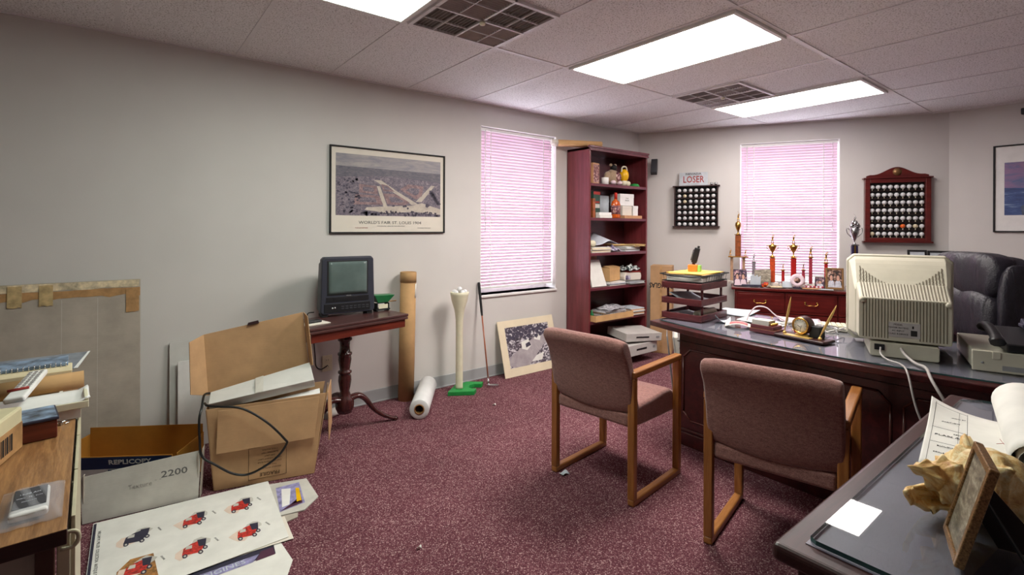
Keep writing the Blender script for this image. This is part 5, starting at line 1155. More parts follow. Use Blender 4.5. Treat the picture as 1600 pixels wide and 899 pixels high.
t = thing('paper_roll', 'white paper roll end at the far right edge of the side desk', 'paper roll', (2.05, .02, FZ+.042), -60)
bm = nb(); sheet(bm, lambda u, v: ((.028+.012*v)*math.cos(v*5*PI), .22*u-.11, (.028+.012*v)*math.sin(v*5*PI)), 3, 50, .0008); obj('rolled_sheet', bm, 'paper', t)

# ------------------------------------------------------------------ pedestal table with television
TZ = .752
ta = thing('pedestal_table', 'dark wooden folding-top pedestal table carrying the television', 'table', (1.178, 3.275, 0), 11.4)
bm = nb(); bx(bm, -.335, .385, -.176, .176, TZ-.018, TZ); obj('table_top', bm, 'walnutt', ta, .005, 3)
bm = nb(); bx(bm, -.333, .383, -.174, .174, TZ-.038, TZ-.0195); obj('folded_leaf', bm, 'walnutt', ta, .005, 3)
bm = nb(); bx(bm, -.318, .368, -.160, .160, TZ-.092, TZ-.038); obj('apron', bm, 'cherryd', ta, .002)
bm = nb(); lathe(bm, [(0, .13), (.045, .13), (.058, .16), (.060, .20), (.050, .225), (.040, .24), (.030, .27), (.036, .30), (.042, .34), (.040, .37), (.033, .385), (.044, .392), (.044, .402), (.031, .410), (.036, .44), (.042, .48), (.039, .505), (.046, .512), (.046, .523), (.034, .530), (.031, .57), (.034, .60), (.046, .608), (.046, .62), (.036, .63), (.045, .660), (0, .660)], (0, 0, 0), 0, 24); obj('turned_column', bm, 'walnutz', ta)
for a in (-13.4, 95, 172):
    bm = nb(); c, s_ = math.cos(R(a)), math.sin(R(a)); pr_ = [(.03, .215), (.09, .225), (.14, .19), (.19, .12), (.25, .065), (.30, .035), (.335, .020), (.355, .016)]
    P_ = smooth_pts([(x*c, x*s_, z) for x, z in pr_], 4); n = len(P_); tube(bm, P_, [.034-.019*(i/(n-1)) for i in range(n)], 0, 10, sx=.62)
    lathe(bm, [(0, 0), (.018, 0), (.020, .012), (.012, .024), (0, .026)], (.355*c, .355*s_, .0), 0, 10); obj('leg', bm, 'walnutz', ta)
tv = thing('television', 'small black television with built-in video player on the pedestal table', 'television', (1.228, 3.35, TZ+.001), -3)
bm = nb(); loft(bm, [rr(.180, .020, .395, 0, .016, .172), rr(.183, .016, .400, .012, .016, .175), rr(.183, .016, .400, .05, .016, .175)]); obj('front_bezel', bm, 'char', tv, .004)
bm = nb(); loft(bm, [rr(.178, .018, .392, .05, .02, .170), rr(.172, .02, .37, .14, .02, .16), rr(.13, .03, .30, .27, .03, .12)]); obj('rear_housing', bm, 'black', tv, .004)
bm = nb(); 
for s in (-1, 1): bx(bm, s*.15-.02, s*.15+.02, .01, .10, 0, .02)
obj('feet', bm, 'blackm', tv, .002)
bm = nb(); bx(bm, -.142, .135, -.0025, .004, .142, .375); obj('screen_surround', bm, 'blackm', tv, .004)
def scr(u, v): x = -.132+.257*u; z = .150+.217*v; return (x, -.0032-.007*(1-(2*u-1)**2)*(1-(2*v-1)**2), z)
bm = nb(); sheet(bm, scr, 12, 10, -.001); obj('screen', bm, 'tvglass', tv)
bm = nb(); bx(bm, -.148, .14, -.003, .002, .098, .132); bx(bm, -.10, .06, -.0045, -.003, .108, .128); obj('tape_door', bm, 'black', tv, .001)
bm = nb(); bx(bm, -.16, .15, -.004, .002, .03, .088); cp = obj('control_panel', bm, 'black', tv, .002)
for k in range(2):
    bm = nb(); lathe(bm, [(0, 0), (.007, 0), (.005, .004), (0, .004)], (-.108+.017*k, -.004, .058), 0, 12, (90, 0, 0)); obj('jack', bm, 'silver', cp)
for k in range(7):
    bm = nb(); bx(bm, -.05+.028*k, -.03+.028*k, -.007, -.004, .048, .054); bx(bm, -.05+.028*k, -.03+.028*k, -.007, -.004, .062, .068); obj('button', bm, 'charm', cp)
txt('VHS', .010, 'grey', tv, (.0, -.0032, .137), (90, 0, 0), 2, bold=.0003)
bm = nb(); tube(bm, smooth_pts([(1.05, 3.52, .77), (1.03, 3.60, .74), (1.08, 3.64, .60), (1.10, 3.655, .45), (1.11, 3.66, .36), (1.15, 3.668, .33), (1.196, 3.672, .35)], 6), .004, 0, 6); o = obj('wall_cable', bm, 'rubber'); tag(o, 'dark power cord hanging from the television to the wall outlet', 'cord')
t = thing('kitchen_scale', 'small scale with green scoop pan on the table right of the television', 'scale', (1.487, 3.405, TZ+.001), 5)
bm = nb(); bx(bm, -.055, .055, -.03, .03, .008, .018); 
for s in (-1, 1): bx(bm, s*.045-.004, s*.045+.004, -.03, .03, 0, .058)
bx(bm, -.049, .049, -.004, .004, .052, .058); obj('scale_base', bm, 'blackm', t, .001)
bm = nb(); bx(bm, -.035, .035, -.032, -.028, .020, .050); obj('scale_dial', bm, 'ivory', t)
bm = nb(); loft(bm, [[(-.04, -.03, .062), (.04, -.03, .062), (.04, .03, .062), (-.04, .03, .062)], [(-.075, -.045, .118), (.085, -.045, .112), (.085, .045, .112), (-.075, .045, .118)]]); obj('green_pan', bm, 'greens', t, .002)
bm = nb(); bx(bm, .03, .12, -.004, .004, .058, .064); obj('beam', bm, 'gold', t, .001)
bm = nb(); bx(bm, -.08, .08, -.06, .06, 0, .004); o = obj('white_card', bm, 'ivoryp'); o.location = (.955, 3.20, TZ+.001); o.rotation_euler = (0, 0, R(11)); tag(o, 'white card lying on the table left of the television', 'card')
t = thing('pocket_calculator', 'black handset lying on the white card left of the television', 'calculator', (.955, 3.215, TZ+.0055), 14)
bm = nb(); bx(bm, -.045, .045, -.028, .028, 0, .014); obj('case', bm, 'black', t, .004)
bm = nb(); bx(bm, -.035, .0, -.018, .018, .0142, .0155); obj('display', bm, 'charm', t)
t = thing('wall_outlet', 'ivory double power outlet on the wall under the table', 'power outlet', (1.196, YA-.0005, .362))
bm = nb(); bx(bm, -.036, .036, -.006, 0, -.058, .058); obj('cover_plate', bm, 'ivory', t, .002)
for z in (-.024, .024):
    bm = nb(); bx(bm, -.017, .017, -.0085, -.006, z-.014, z+.014); so = obj('socket', bm, 'ivory', t, .003)
    bm = nb(); bx(bm, -.008, -.006, -.0092, -.0084, z-.005, z+.005); bx(bm, .006, .008, -.0092, -.0084, z-.005, z+.005); obj('slot', bm, 'ink', so)
t = thing('small_paper_roll', 'small white paper roll on the carpet behind the pedestal table foot', 'paper roll', (1.24, 3.60, .03), 20)
bm = nb(); tube(bm, [(-.1, 0, 0), (.1, 0, 0)], .03, 0, 18); obj('rolled_sheet', bm, 'paper', t)
t = thing('mailing_tube', 'tall brown cardboard mailing tube standing against the wall', 'mailing tube', (1.780, 3.60, 0))
bm = nb(); lathe(bm, [(0, 0), (.061, 0), (.061, .955), (.0, .955)], (0, 0, 0), 0, 32); o = obj('tube_body', bm, 'tubecard', t)
bm = nb(); lathe(bm, [(.0612, .92), (.0635, .92), (.0635, 1.0), (.058, 1.003), (.056, .985), (0, .985)], (0, 0, 0), 0, 32); obj('end_cap', bm, 'tubecard', t)
bm = nb(); sheet(bm, lambda u, v: (.0622*math.cos(-1.0+.9*u), .0622*math.sin(-1.0+.9*u), .80+.11*v), 6, 2, -.0006); obj('label', bm, 'paper', t)
t.rotation_euler = (0, R(1.0), 0)
t = thing('film_roll', 'fat white roll lying on the carpet with its open end facing the room', 'roll', (0, 0, 0))
A_ = Vector((1.665, 3.16, .072)); B_ = Vector((1.985, 3.62, .072)); dv = (B_-A_).normalized()
q = dv.to_track_quat('Z', 'Y').to_matrix().to_4x4(); Lr = (B_-A_).length
bm = nb(); lathe(bm, [(.036, 0), (.066, 0), (.070, .004), (.070, Lr-.004), (.066, Lr), (.036, Lr), (.036, 0)], (0, 0, 0), 0, 36, caps=False); bm.transform(Matrix.Translation(A_) @ q); obj('white_sheet_roll', bm, 'paperw', t)
bm = nb(); lathe(bm, [(.030, -.004), (.0362, -.004), (.0362, Lr+.004), (.030, Lr+.004), (.030, -.004)], (0, 0, 0), 0, 30, caps=False); bm.transform(Matrix.Translation(A_) @ q); obj('core_tube', bm, 'cardin', t)
te = thing('giant_golf_tee', 'oversized ivory golf tee holding balls, on a green putting base', 'golf tee', (2.203, 3.49, 0))
bm = nb(); pts = [(-.10, -.085), (.085, -.10), (.10, -.05)]
pts = [(-.115, .10), (-.115, -.02), (.02, -.12), (.06, -.085), (.055, -.04), (.075, .0), (.12, .02), (.165, .0), (.215, .045), (.12, .13), (.04, .10)]
pts = [(-.10, -.01), (.055, -.115), (.10, -.07), (.075, -.045), (.072, -.005), (.10, .03), (.145, .035), (.185, .0), (.225, .04), (.13, .125), (.02, .105)]
prism(bm, [(x*1.18-.01, y*1.05-.02) for x, y in pts], .034, 0); obj('green_base', bm, 'green', te, .004)
bm = nb(); lathe(bm, [(0, .032), (.032, .032), (.030, .05), (.029, .50), (.031, .60), (.042, .68), (.066, .755), (.074, .80), (.078, .822), (.070, .825), (.060, .79), (0, .775)], (0, 0, 0), 0, 28); obj('tee_stem', bm, 'ivory', te)
for k, (dx, dy) in enumerate([(0, -.045), (.043, -.014), (.027, .036), (-.027, .036), (-.043, -.014), (0, 0)]):
    z = .822 if k < 5 else .846
    golf_ball('white golf ball heaped on the giant tee, %s' % ('nearest the room', 'rightmost', 'back right', 'back left', 'leftmost', 'topmost in the centre')[k], (2.203+dx, 3.49+dy, z), 'ball', .021, 'balls on the giant tee')
pu = thing('golf_putter', 'golf putter with wooden-brown shaft leaning against the wall beside the giant tee', 'golf club', (0, 0, 0))
a = Vector((2.475, 3.455, .03)); b = Vector((2.518, 3.672, .865)); d = b-a
bm = nb(); tube(bm, [a, a+d*.68], .0062, 0, 10); obj('shaft', bm, 'oak2', pu)
bm = nb(); tube(bm, [a-d*.02, a+d*.05], .0075, 0, 10); obj('hosel', bm, 'chrome', pu)
bm = nb(); tube(bm, [a+d*.66, a+d*.70, a+d*.98, a+d], [.0085, .0115, .0145, .012], 0, 12, sx=.85); obj('grip', bm, 'blackm', pu)
bm = nb(); prism(bm, [(-.02, -.012), (.05, -.02), (.075, -.01), (.08, .012), (.05, .022), (-.02, .014)], .022, 0, Matrix.Translation((2.475, 3.44, .001)) @ Matrix.Rotation(R(-40), 4, 'Z')); obj('putter_head', bm, 'chrome', pu, .004)
for i, (x, y, lab) in enumerate([(1.928, 2.02, 'scrap of clear plastic on the carpet at the left armchair foot'), (2.248, 3.066, 'tiny white paper scrap on the carpet before the putter'), (.999, 1.891, 'white lint speck on the carpet in the open floor')]):
    bm = nb(); sheet(bm, lambda u, v: ((u-.5)*(.05, .03, .02)[i], (v-.5)*(.035, .012, .01)[i], .002+.006*math.sin(5*u)*math.cos(4*v)+.006), 5, 4, .001); o = obj('paper_scrap', bm, 'pale' if i == 0 else 'paper'); o.location = (x-.0, y-.045*(i == 0), .001); tag(o, lab, 'scrap')

# ------------------------------------------------------------------ big open carton and its contents
gb = thing('open_carton', 'large open brown carton with raised lid full of white cartons, beside the table', 'box', (.389, 2.945, 0), -14.6)
def panel(nm, pts, m='card', par=gb, t_=.004): bm = nb(); slab(bm, pts, t_); return obj(nm, bm, m, par, .0012)
panel('front_panel', [(0, 0, .002), (.472, 0, .002), (.535, .035, .425), (-.04, .025, .415)])
panel('back_panel', [(.01, .195, .002), (.47, .195, .002), (.54, .21, .44), (-.045, .20, .43)])
panel('side_panel', [(0, 0, .002), (-.04, .025, .41), (-.045, .20, .41), (.01, .195, .002)])
panel('side_panel', [(.472, 0, .002), (.47, .195, .002), (.555, .21, .43), (.540, .035, .42)])
panel('bottom_panel', [(0, .0, .003), (.472, 0, .003), (.47, .195, .003), (.01, .195, .003)])
ff = panel('front_flap', [(.010, -.020, .195), (.475, -.022, .205), (.500, .004, .418), (.015, .0, .408)])
bm = nb(); slab(bm, [(.548, .04, .425), (.575, .20, .45), (.580, .19, .20), (.556, .05, .15)], .004); obj('side_flap', bm, 'card', gb, .001)
lid = panel('lid_flap', [(-.055, .20, .435), (.452, .215, .545), (.418, .235, .853), (-.080, .215, .765)], 'card')
bm = nb(); slab(bm, [(-.057, .198, .435), (-.082, .213, .765), (-.135, .13, .745), (-.125, .11, .475)], .004); obj('lid_side_flap', bm, 'card', lid, .001)
bm = nb(); slab(bm, [(.454, .213, .545), (.420, .233, .853), (.440, .15, .84), (.470, .13, .56)], .004); obj('lid_side_flap', bm, 'card', lid, .001)
bm = nb(); slab(bm, [(.13, .216, .797), (.19, .219, .808), (.185, .224, .822), (.135, .221, .812)], .008); obj('tab_slot', bm, 'walnut', lid)
lp = thing('x', 'x', 'x'); bpy.data.objects.remove(lp)
bm = nb()
for p, q in (((.155, .025), (.335, .03)), ((.335, .03), (.335, .19)), ((.335, .19), (.155, .185)), ((.155, .185), (.155, .025))):
    f = lambda x, z: (x, z*.0831-.0062, z); tube(bm, [f(*p), f(*q)], .0011, 0, 4)
pl_ = obj('printed_panel', bm, 'cardink', gb)
txt('FRAGILE', .026, 'cardink', pl_, (.255, -.0030, .046), (85, 180, 0), 1, bold=.0006)
for k in range(7): txt(('HANDLE WITH CARE', 'THIS SIDE UP', 'CARTON MEETS RULE', 'GROSS WEIGHT LIMIT', 'SIZE LIMIT', 'BURSTING TEST', 'MADE IN U.S.A.')[k], .011, 'cardink', pl_, (.255, .0004+.0013*k, .075+.0155*k), (85, 180, 0), 1.05)
wc = thing('white_carton', 'long flat white carton sticking out of the open brown carton, upper one', 'box', (0, 0, 0))
def wpt(x, y, z): c, s_ = math.cos(R(-14.6)), math.sin(R(-14.6)); return (.389+x*c-y*s_, 2.945+x*s_+y*c, z)
bm = nb(); slab(bm, [wpt(-.035, .045, .435), wpt(.475, .05, .500), wpt(.455, .175, .570), wpt(-.04, .165, .462)], -.055); obj('carton_body', bm, 'greyw2', wc, .003)
bm = nb(); slab(bm, [wpt(.18, .048, .4632), wpt(.22, .048, .4682), wpt(.215, .17, .5195), wpt(.175, .17, .510)], .0012); obj('seam_tape', bm, 'greyw', wc)
wc2 = thing('white_carton', 'white carton in the open brown carton, front right one under the long flat one', 'box', (0, 0, 0))
bm = nb(); slab(bm, [wpt(.13, .040, .385), wpt(.505, .042, .425), wpt(.505, .10, .435), wpt(.13, .10, .385)], -.10); obj('carton_body', bm, 'white', wc2, .002)
bm = nb(); P_ = [wpt(-.05, .05, .44), wpt(-.03, -.01, .445), wpt(.02, -.03, .44), wpt(.13, -.05, .42), wpt(.24, -.06, .34), wpt(.325, -.05, .235), wpt(.335, -.045, .20), wpt(.28, -.04, .13), wpt(.17, -.03, .072), wpt(.09, -.03, .085), wpt(.01, -.04, .15), wpt(-.05, -.03, .20), wpt(-.062, -.02, .28), wpt(-.066, -.01, .38), wpt(-.06, .03, .43), wpt(-.06, .10, .468), wpt(-.045, .17, .455)]
tube(bm, smooth_pts(P_, 6), .006, 0, 8); o = obj('power_cable', bm, 'rubber'); tag(o, 'thick black power cable looping down the front of the open brown carton', 'cable')

# ------------------------------------------------------------------ floor: trays, carton 2200, sheets
rb = thing('open_carton_tray', 'low orange-inside carton lettered in white on blue, behind the grey carton', 'box', (-.262, 3.33, 0), -32)
W_, D_, H_ = .585, .27, .20
bm = nb(); bx(bm, 0, W_, 0, D_, .001, .005); bx(bm, 0, .004, .004, D_, .005, H_+.02); bx(bm, W_-.004, W_, .004, D_, .005, H_+.01); bx(bm, .004, W_-.004, D_-.004, D_, .005, H_+.055); obj('carton_body', bm, 'cardor', rb, .001)
bm = nb(); slab(bm, [(.0, 0, .005), (W_, 0, .005), (W_-.01, -.02, H_+.015), (.01, -.03, H_+.025)], .004); fr = obj('front_panel', bm, 'cardor', rb)
bm = nb(); slab(bm, [(.006, -.0262, .158), (W_-.006, -.0212, .158), (W_-.012, -.0265, H_+.012), (.010, -.0365, H_+.022)], .0015); obj('blue_band', bm, 'blueprint', fr)
bm = nb(); slab(bm, [(.004, -.008, .02), (W_-.004, -.006, .02), (W_-.006, -.0212, .157), (.006, -.0262, .157)], .0015); obj('white_band', bm, 'white', fr)
txt('REPLICOPY', .034, 'white', fr, (.385, -.0335, .192), (101, 0, 0), 1.15, bold=.0008); txt('REPLICOPY', .034, 'blueprint', fr, (.380, -.0275, .142), (101, 0, 0), 1.15, bold=.0008)
cg = thing('grey_carton', 'shallow grey-white carton marked 2200 standing on edge on the sheets', 'box', (-.125, 2.975, .003), -7.5)
bm = nb(); slab(bm, [(0, 0, 0), (.445, 0, 0), (.455, .028, .225), (-.012, .028, .203)], .004); fr = obj('front_panel', bm, 'greyw', cg, .001)
bm = nb(); bx(bm, .0, .004, .008, .03, 0, .215); bx(bm, .442, .446, .008, .03, 0, .215); bx(bm, .0, .446, .008, .03, .0, .004); obj('side_panel', bm, 'greycard', cg, .001)
bm = nb(); slab(bm, [(.449, .0, 0), (.456, .04, .0), (.468, .07, .235), (.460, .03, .228)], .004); obj('end_flap', bm, 'greycard', cg, .001)
txt('2200', .042, 'greyink', fr, (.345, .014, .145), (83, 0, 0), 1.3, bold=.0006); txt('Texture', .03, 'greyfaint', fr, (.21, .010, .118), (83, 0, 0), .95); txt('- -', .03, 'greyfaint', fr, (.28, .012, .13), (83, 0, 0), 1)
def floor_sheet(nm, label, pts, z, mat='paper', cat='poster'):
    bm = nb(); slab(bm, [(x, y, z) for x, y in pts], .001); o = obj(nm, bm, mat); tag(o, label, cat); return o
# low sheet first
s1 = thing('banner_sheet', 'lower white sheet with violet banner strip sticking out under the engine sheet', 'poster', (0, 0, 0))
bm = nb(); slab(bm, [(.0, 2.06, .001), (.50, 2.02, .001), (.56, 2.14, .001), (.548, 2.33, .001), (.05, 2.36, .001)], .001); obj('sheet', bm, 'paper', s1)
bm = nb(); slab(bm, [(.10, 2.24, .0022), (.515, 2.225, .0022), (.522, 2.292, .0022), (.10, 2.302, .0022)], .0003); obj('dark_banner', bm, 'shirt2', s1)
bm = nb(); slab(bm, [(.10, 2.225, .0028), (.43, 2.222, .0028), (.46, 2.262, .0028), (.10, 2.27, .0028)], .0003); bs = obj('violet_banner', bm, 'banner', s1)
bm = nb(); slab(bm, [(.44, 2.222, .0028), (.512, 2.222, .0028), (.515, 2.275, .0028), (.47, 2.276, .0028)], .0003); obj('plum_banner', bm, 'plum', s1)
txt('FIRE ENGINES', .038, 'pale', bs, (.28, 2.244, .0032), (0, 0, 1), 1.1, ext=.0002)
s2 = thing('cover_sheet', 'peach-edged white sheet between the banner sheet and the engine sheet', 'poster', (0, 0, 0))
bm = nb(); slab(bm, [(.25, 2.25, .0050), (.60, 2.22, .0050), (.612, 2.42, .0050), (.25, 2.40, .0050)], .001)
obj('sheet', bm, 'ivoryp', s2); s2.location = (0, .06, 0)
es = thing('engine_sheet', 'big white print sheet with small red fire engines spread on the carpet', 'poster', (0, 0, 0))
bm = nb(); slab(bm, [(-.098, 2.28, .0080), (.585, 2.30, .0080), (.625, 2.87, .0080), (-.085, 2.94, .0080)], .001); obj('sheet', bm, 'paper', es)
bm = nb(); slab(bm, [(-.096, 2.29, .0092), (-.086, 2.29, .0092), (-.073, 2.93, .0092), (-.083, 2.93, .0092)], .0003); obj('navy_edge_strip', bm, 'shirt2', es)
txt('WILLIAM M. MILLER  COLLECTION  ANTIQUE ENGINES  LIMITED', .016, 'ink', es, (-.066, 2.61, .0094), (0, 0, -91), 1.05, ext=.0002)
for i, (x, y) in enumerate([(.464, 2.70), (.272, 2.70), (.062, 2.70), (.45, 2.45), (.25, 2.46), (.06, 2.455)]):
    bm = nb(); f_ = lambda pts, m, dz: setattr(bm.faces.new([bm.verts.new((x+a*.95, y+b*1.55, .0093+dz)) for a, b in pts]), 'material_index', m)
    if i == 5: f_([(-.07, -.09), (.07, -.09), (.06, .045), (-.02, .05), (-.065, .01)], 4, 0)
    f_(blob(-.03, -.01, .055, .035, 9, .4, i), 3, .0001); f_(blob(.03, .02, .045, .028, 9, .4, i+9), 2, .0002)
    f_([(-.045, -.02), (.02, -.03), (.045, .0), (.03, .03), (-.005, .025), (-.035, .012)], 0 if i != 2 else 1, .0003)
    f_([(.02, .0), (.045, -.005), (.055, .03), (.02, .035)], 1, .0004); f_([(-.03, .005), (-.005, .002), (-.002, .018), (-.022, .02)], 2, .0005)
    for (a, b) in ((-.035, -.026), (.022, -.03), (.042, -.014)):
        f_([(a+.010*math.cos(k*PI/4), b+.010*math.sin(k*PI/4)) for k in range(8)], 1, .0006); f_([(a+.005*math.cos(k*PI/3), b+.005*math.sin(k*PI/3)) for k in range(6)], 2, .0007)
    e_ = obj('engine_picture', bm, ['engred', 'shirt2', 'greyw', 'peach', 'engbrown'], es)
    txt('ENGINE', .010, 'greyink', e_, (x+.085, y+.01, .0095), (0, 0, -75), 1, ext=.0002)
ms = thing('magazine', 'glossy folder with violet and yellow picture lying right under the brown carton', 'magazine', (0, 0, 0))
bm = nb(); slab(bm, [(.575, 2.50, .0012), (.70, 2.478, .0012), (.79, 2.56, .0012), (.795, 2.78, .0012), (.60, 2.84, .0012)], .006); obj('pages', bm, 'greyw', ms, .001)
bm = nb(); slab(bm, [(.602, 2.525, .0076), (.72, 2.54, .0076), (.752, 2.76, .0076), (.64, 2.77, .0076)], .0004); cv = obj('cover_picture', bm, 'banner', ms)
bm = nb(); slab(bm, [(.606, 2.53, .0082), (.71, 2.545, .0082), (.735, 2.70, .0082), (.70, 2.60, .0082), (.66, 2.565, .0082)], .0003); slab(bm, [(.655, 2.56, .0082), (.708, 2.56, .0082), (.70, 2.59, .0082)], .0003); obj('plum_area', bm, 'plum', cv)
bm = nb(); slab(bm, [(.69, 2.57, .0088), (.712, 2.57, .0088), (.735, 2.70, .0088), (.72, 2.71, .0088)], .0003); obj('yellow_area', bm, 'yellow', cv)
bm = nb(); slab(bm, [(.62, 2.56, .0085), (.655, 2.565, .0085), (.70, 2.72, .0085), (.66, 2.74, .0085)], .0003); obj('white_area', bm, 'white', cv)
bm = nb(); slab(bm, [(.56, 2.42, .0012), (.66, 2.44, .0012), (.67, 2.476, .0012), (.575, 2.495, .0012)], .004); o = obj('grey_booklet', bm, 'greycard'); tag(o, 'grey booklet corner poking out below the glossy folder', 'booklet')

# ------------------------------------------------------------------ boards against the wall
bc2 = thing('flat_carton', 'huge flattened grey carton with torn tape edge leaning on the left wall', 'box', (-.95, 3.60, .002)); bc2.rotation_euler = (R(-3.0), 0, 0)
bm = nb(); bx(bm, 0, 1.052, -.022, 0, 0, 1.045); obj('carton_body', bm, 'greycard', bc2, .002)
def ragged(x0, x1, z0, z1, y, n=26, seed=1, amp=.008):
    rd = random.Random(seed); top_ = [(x0+(x1-x0)*k/n, z1+rd.uniform(-amp*.3, amp*.3)) for k in range(n+1)]; bot = [(x1-(x1-x0)*k/n, z0+rd.uniform(-amp, amp)) for k in range(n+1)]
    return [(x, y, z) for x, z in bot[::-1]] + [(x, y, z) for x, z in top_[::-1]]
bm = nb(); slab(bm, ragged(.0, 1.05, .955, 1.0, -.0235, 30, 2), .001); obj('torn_tape_band', bm, 'tape', bc2)
bm = nb(); slab(bm, ragged(.0, 1.045, 1.002, 1.042, -.0240, 30, 3, .004), .001); obj('pale_tape_band', bm, 'tape2', bc2)
bm = nb(); slab(bm, ragged(.985, 1.045, .86, .985, -.0250, 6, 4, .003), .001); obj('tape_corner', bm, 'tape', bc2)
for x in (.18, .50, .62): 
    bm = nb(); slab(bm, ragged(x, x+.055, .925, 1.035, -.0262, 5, int(x*50), .004), .0008); obj('tape_patch', bm, 'tapeo', bc2)
bm = nb()
for x in (.38, .71, .86): bx(bm, x-.0012, x+.0012, -.0226, -.022, .02, .95)
obj('crease', bm, 'greyw', bc2)
for i, (x0, x1, h, y, lab) in enumerate([(.245, .86, .645, 3.652, 'larger white foam board on the wall behind the open brown carton'), (.285, .80, .53, 3.622, 'smaller white foam board in front, behind the open brown carton')]):
    bm = nb(); bx(bm, 0, x1-x0, -.006, 0, 0, h); o = obj('foam_board', bm, 'greyw2' if i == 0 else 'white', None, .001); o.location = (x0, y, .001); o.rotation_euler = (R(-2.0), 0, 0); tag(o, lab, 'foam board', 'white foam boards')

# ------------------------------------------------------------------ left desk (rotated slightly)
LD = thing('laminate_desk', 'walnut laminate desk cut by the left edge, cluttered with papers', 'desk', (-.080, 1.355, 0), 1.9)
LZ = .74
bm = nb(); bx(bm, -1.1, 0, 0, 1.25, LZ-.032, LZ); 
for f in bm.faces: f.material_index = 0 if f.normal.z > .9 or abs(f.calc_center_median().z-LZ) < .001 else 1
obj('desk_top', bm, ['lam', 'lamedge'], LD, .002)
bm = nb(); bx(bm, -.050, -.020, .03, .055, 0, LZ-.032); obj('leg', bm, 'brownm', LD, .002)
bm = nb(); bx(bm, -1.05, -.050, .05, .06, .10, LZ-.032); obj('front_panel', bm, 'greycard', LD)
fc = thing('file_cabinet', 'beige steel cabinet side with D-shaped handle tight against the laminate desk', 'cabinet', (-.080, 1.355, 0), 1.9)
bm = nb(); bx(bm, -.018, .004, .06, .88, .0, LZ-.036); obj('cabinet_side', bm, 'beigem', fc, .002)
for (a, b) in ((.065, .33), (.335, .60), (.605, .875)):
    bm = nb(); bx(bm, .0045, .0115, a, b, .02, LZ-.005); obj('door_leaf', bm, 'beigem', fc, .001)
bm = nb(); tube(bm, smooth_pts([(-.012, .045, LZ-.030), (.006, .045, LZ-.028), (.016, .045, LZ-.036), (.016, .045, LZ-.052), (.006, .045, LZ-.062), (-.012, .045, LZ-.060)], 3), .0032, 0, 8, sx=1.4); obj('handle', bm, 'beigem', fc)
# things on the laminate desk
def onld(x, y, z=0): c, s_ = math.cos(R(1.9)), math.sin(R(1.9)); return (-.080+x*c-y*s_, 1.355+x*s_+y*c, LZ+.001+z)
t = thing('bagged_phone', 'white and black pocket device in a clear plastic bag at the desk corner', 'device', (-.150, 1.50, LZ+.004), 3)
bm = nb(); bx(bm, -.030, .032, -.065, .065, 0, .016); obj('white_case', bm, 'white', t, .006, 3)
bm = nb(); bx(bm, -.026, .028, -.04, .060, .0162, .0185); sc = obj('dark_face', bm, 'charm', t, .002)
txt('12:00 AM', .009, 'paper2', sc, (0, .028, .0188), (0, 0, 0), 1, ext=.0002); txt('MON   72   SUN', .006, 'paper2', sc, (0, .008, .0188), (0, 0, 0), 1, ext=.0002); txt('FORECAST', .005, 'paper2', sc, (0, -.012, .0188), (0, 0, 0), 1, ext=.0002)
bm = nb(); sheet(bm, lambda u, v: ((u-.5)*.105, (v-.45)*.20, .021*min(1, 4.5*min(u, 1-u, v, 1-v)+.06)+.0012*math.sin(21*u+9*v)), 16, 20, .0006)
o = obj('plastic_bag', bm, 'bag'); o.location = (-.147, 1.50, LZ+.0015); o.rotation_euler = (0, 0, R(2)); tag(o, 'clear plastic bag around the pocket device at the desk corner', 'plastic bag')
t = thing('wooden_picture_box', 'small dark red wooden box with a bluish picture lid on the laminate desk', 'box', (-.188, 2.015, LZ+.001), 8)
bm = nb(); bx(bm, -.045, .042, -.065, .065, 0, .052); obj('box_body', bm, 'cherryd', t, .003)
bm = nb(); bx(bm, -.049, .046, -.069, .069, .0525, .060); obj('lid', bm, 'shirt2', t, .002)
bm = nb(); bx(bm, -.045, .042, -.065, .065, .0602, .0612); obj('lid_picture', bm, 'bluepic', t)
t = thing('labelled_beige_box', 'beige carton with a brown barcode label at the left photo edge', 'box', (-.207, 1.925, LZ+.001), -13)
bm = nb(); bx(bm, -.30, 0, -.42, 0, 0, .115); obj('box_body', bm, 'cream2', t, .006)
bm = nb(); bx(bm, .0002, .0012, -.40, -.004, .004, .075); lb = obj('brown_label', bm, 'tape', t)
for j in range(3):
    bm = nb()
    for k in range(11): bx(bm, .0013, .0018, -.37+.115*j+.0075*k, -.37+.115*j+.0075*k+(.002+.002*((k*7+j) % 3)), .018, .062)
    obj('barcode', bm, 'ink', lb)
t = thing('paper_pile', 'pile of cream and white papers at the desk far end', 'papers', onld(-.20, 1.08), 1.9)
bm = nb(); rd = random.Random(5)
for k in range(4): box(bm, (rd.uniform(-.01, .01), rd.uniform(-.01, .01), .004+.0075*k), (.30, .32, .006), k % 3, (0, 0, rd.uniform(-2, 2)))
obj('sheets', bm, ['cream', 'paper', 'manila'], t)
t = thing('curved_white_tray', 'white curved tray sticking out past the desk edge behind the picture box', 'tray', (-.172, 2.165, LZ+.030), 4)
bm = nb()
def wt(u, v): x = -.13+.225*u; y = -.07+.14*v; return (x, y, .030-.012*math.sin(PI*v)+(.012*(u-.9)/.1 if u > .9 else 0))
sheet(bm, wt, 20, 8, .008); obj('tray_sheet', bm, 'white', t)
bm = nb(); bx(bm, .084, .094, -.072, .072, .010, .034); bx(bm, -.12, .094, -.074, -.068, .004, .026); obj('tray_lip', bm, 'ivory', t, .002)
bm = nb(); bx(bm, -.12, .075, -.06, .06, -.028, .012); obj('white_core', bm, 'paper', t)
t = thing('kraft_envelope', 'rolled brown kraft envelope behind the white tray', 'envelope', (-.20, 2.34, LZ+.034), 3)
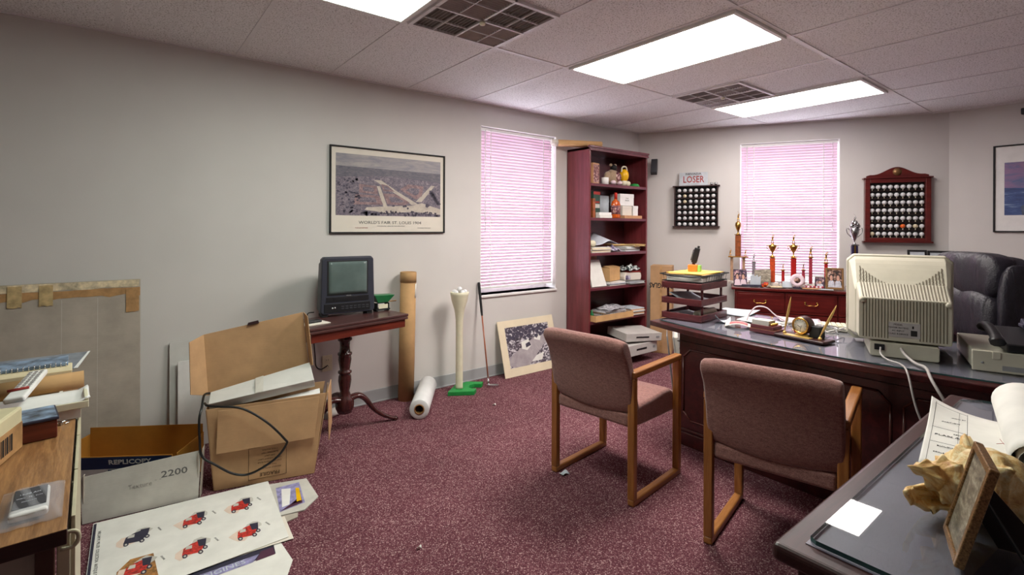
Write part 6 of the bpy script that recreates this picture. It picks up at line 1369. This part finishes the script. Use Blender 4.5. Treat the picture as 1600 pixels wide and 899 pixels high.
bm = nb(); tube(bm, [(-.16, 0, .03), (.105, .0, .035)], .034, 0, 20, sx=.85); obj('envelope_roll', bm, 'tubecard', t)
bm = nb(); bx(bm, -.17, .092, .03, .16, .040, .060); o = obj('cream_folder', bm, 'cream', None, .002); o.location = (-.22, 2.36, LZ+.036); o.rotation_euler = (0, 0, R(3)); tag(o, 'cream folder lying behind the brown kraft envelope', 'folder')
t = thing('spiral_notebook', 'blue spiral notebook behind the cream folder on the desk pile', 'notebook', (-.22, 2.47, LZ+.0975), 3)
bm = nb(); bx(bm, -.18, .075, 0, .14, 0, .010); obj('pages', bm, 'bluepic', t, .001)
bm = nb()
for k in range(18):
    tube(bm, [(-.172+.0142*k+.0, -.003+.007*math.cos(a_), .006+.009*math.sin(a_)) for a_ in [j*PI/4 for j in range(9)]], .0014, 0, 5)
obj('wire_binding', bm, 'chrome', t)
t = thing('blue_grey_sheet', 'blue-grey printed sheet with white edge on top of the desk pile', 'papers', (-.255, 2.60, LZ+.066), 3)
bm = nb(); slab(bm, [(-.22, -.04, .0), (.13, -.06, .0), (.17, .09, .03), (-.20, .10, .03)], .002); obj('sheet', bm, 'bluegrey', t)
bm = nb(); slab(bm, [(.118, -.0595, .0022), (.13, -.06, .0022), (.17, .09, .0322), (.163, .09, .0322)], .0005); obj('white_edge', bm, 'white', t)
t = thing('remote_control', 'white remote control with many keys lying across the desk clutter', 'remote control', (-.226, 2.20, LZ+.098)); t.rotation_euler = (R(3), R(-4), R(-6))
bm = nb(); bx(bm, -.024, .024, -.14, .14, 0, .018); obj('remote_body', bm, 'white', t, .006, 3)
bm = nb()
for i in range(9):
    for j in range(3): bx(bm, -.018+.014*j, -.010+.014*j, -.05+.02*i, -.042+.02*i, .0182, .0205)
obj('keys', bm, 'greycord', t)
bm = nb(); tube(bm, [(-.028, -.075, .022), (.020, -.070, .022)], [.004, .004], 0, 8); o = obj('red_pen_cap', bm, 'redink', t)
for k in range(2):
    t = thing('binder_clip', ('silver clip on the desk wood near the white tray, left of two', 'silver clip on the desk wood near the white tray, right of two')[k], 'clip', (-.147+.018*k, 2.085-.012*k, LZ+.001), 30)
    bm = nb(); tube(bm, smooth_pts([(-.012, 0, .003), (-.004, .006, .006), (.006, .006, .006), (.012, 0, .003), (.006, -.006, .003), (-.004, -.006, .003)], 3), .0018, 0, 6); obj('wire_loop', bm, 'chrome', t)
    bm = nb(); bx(bm, -.014, -.006, -.006, .006, 0, .008); obj('clip_jaw', bm, 'silver', t, .001)
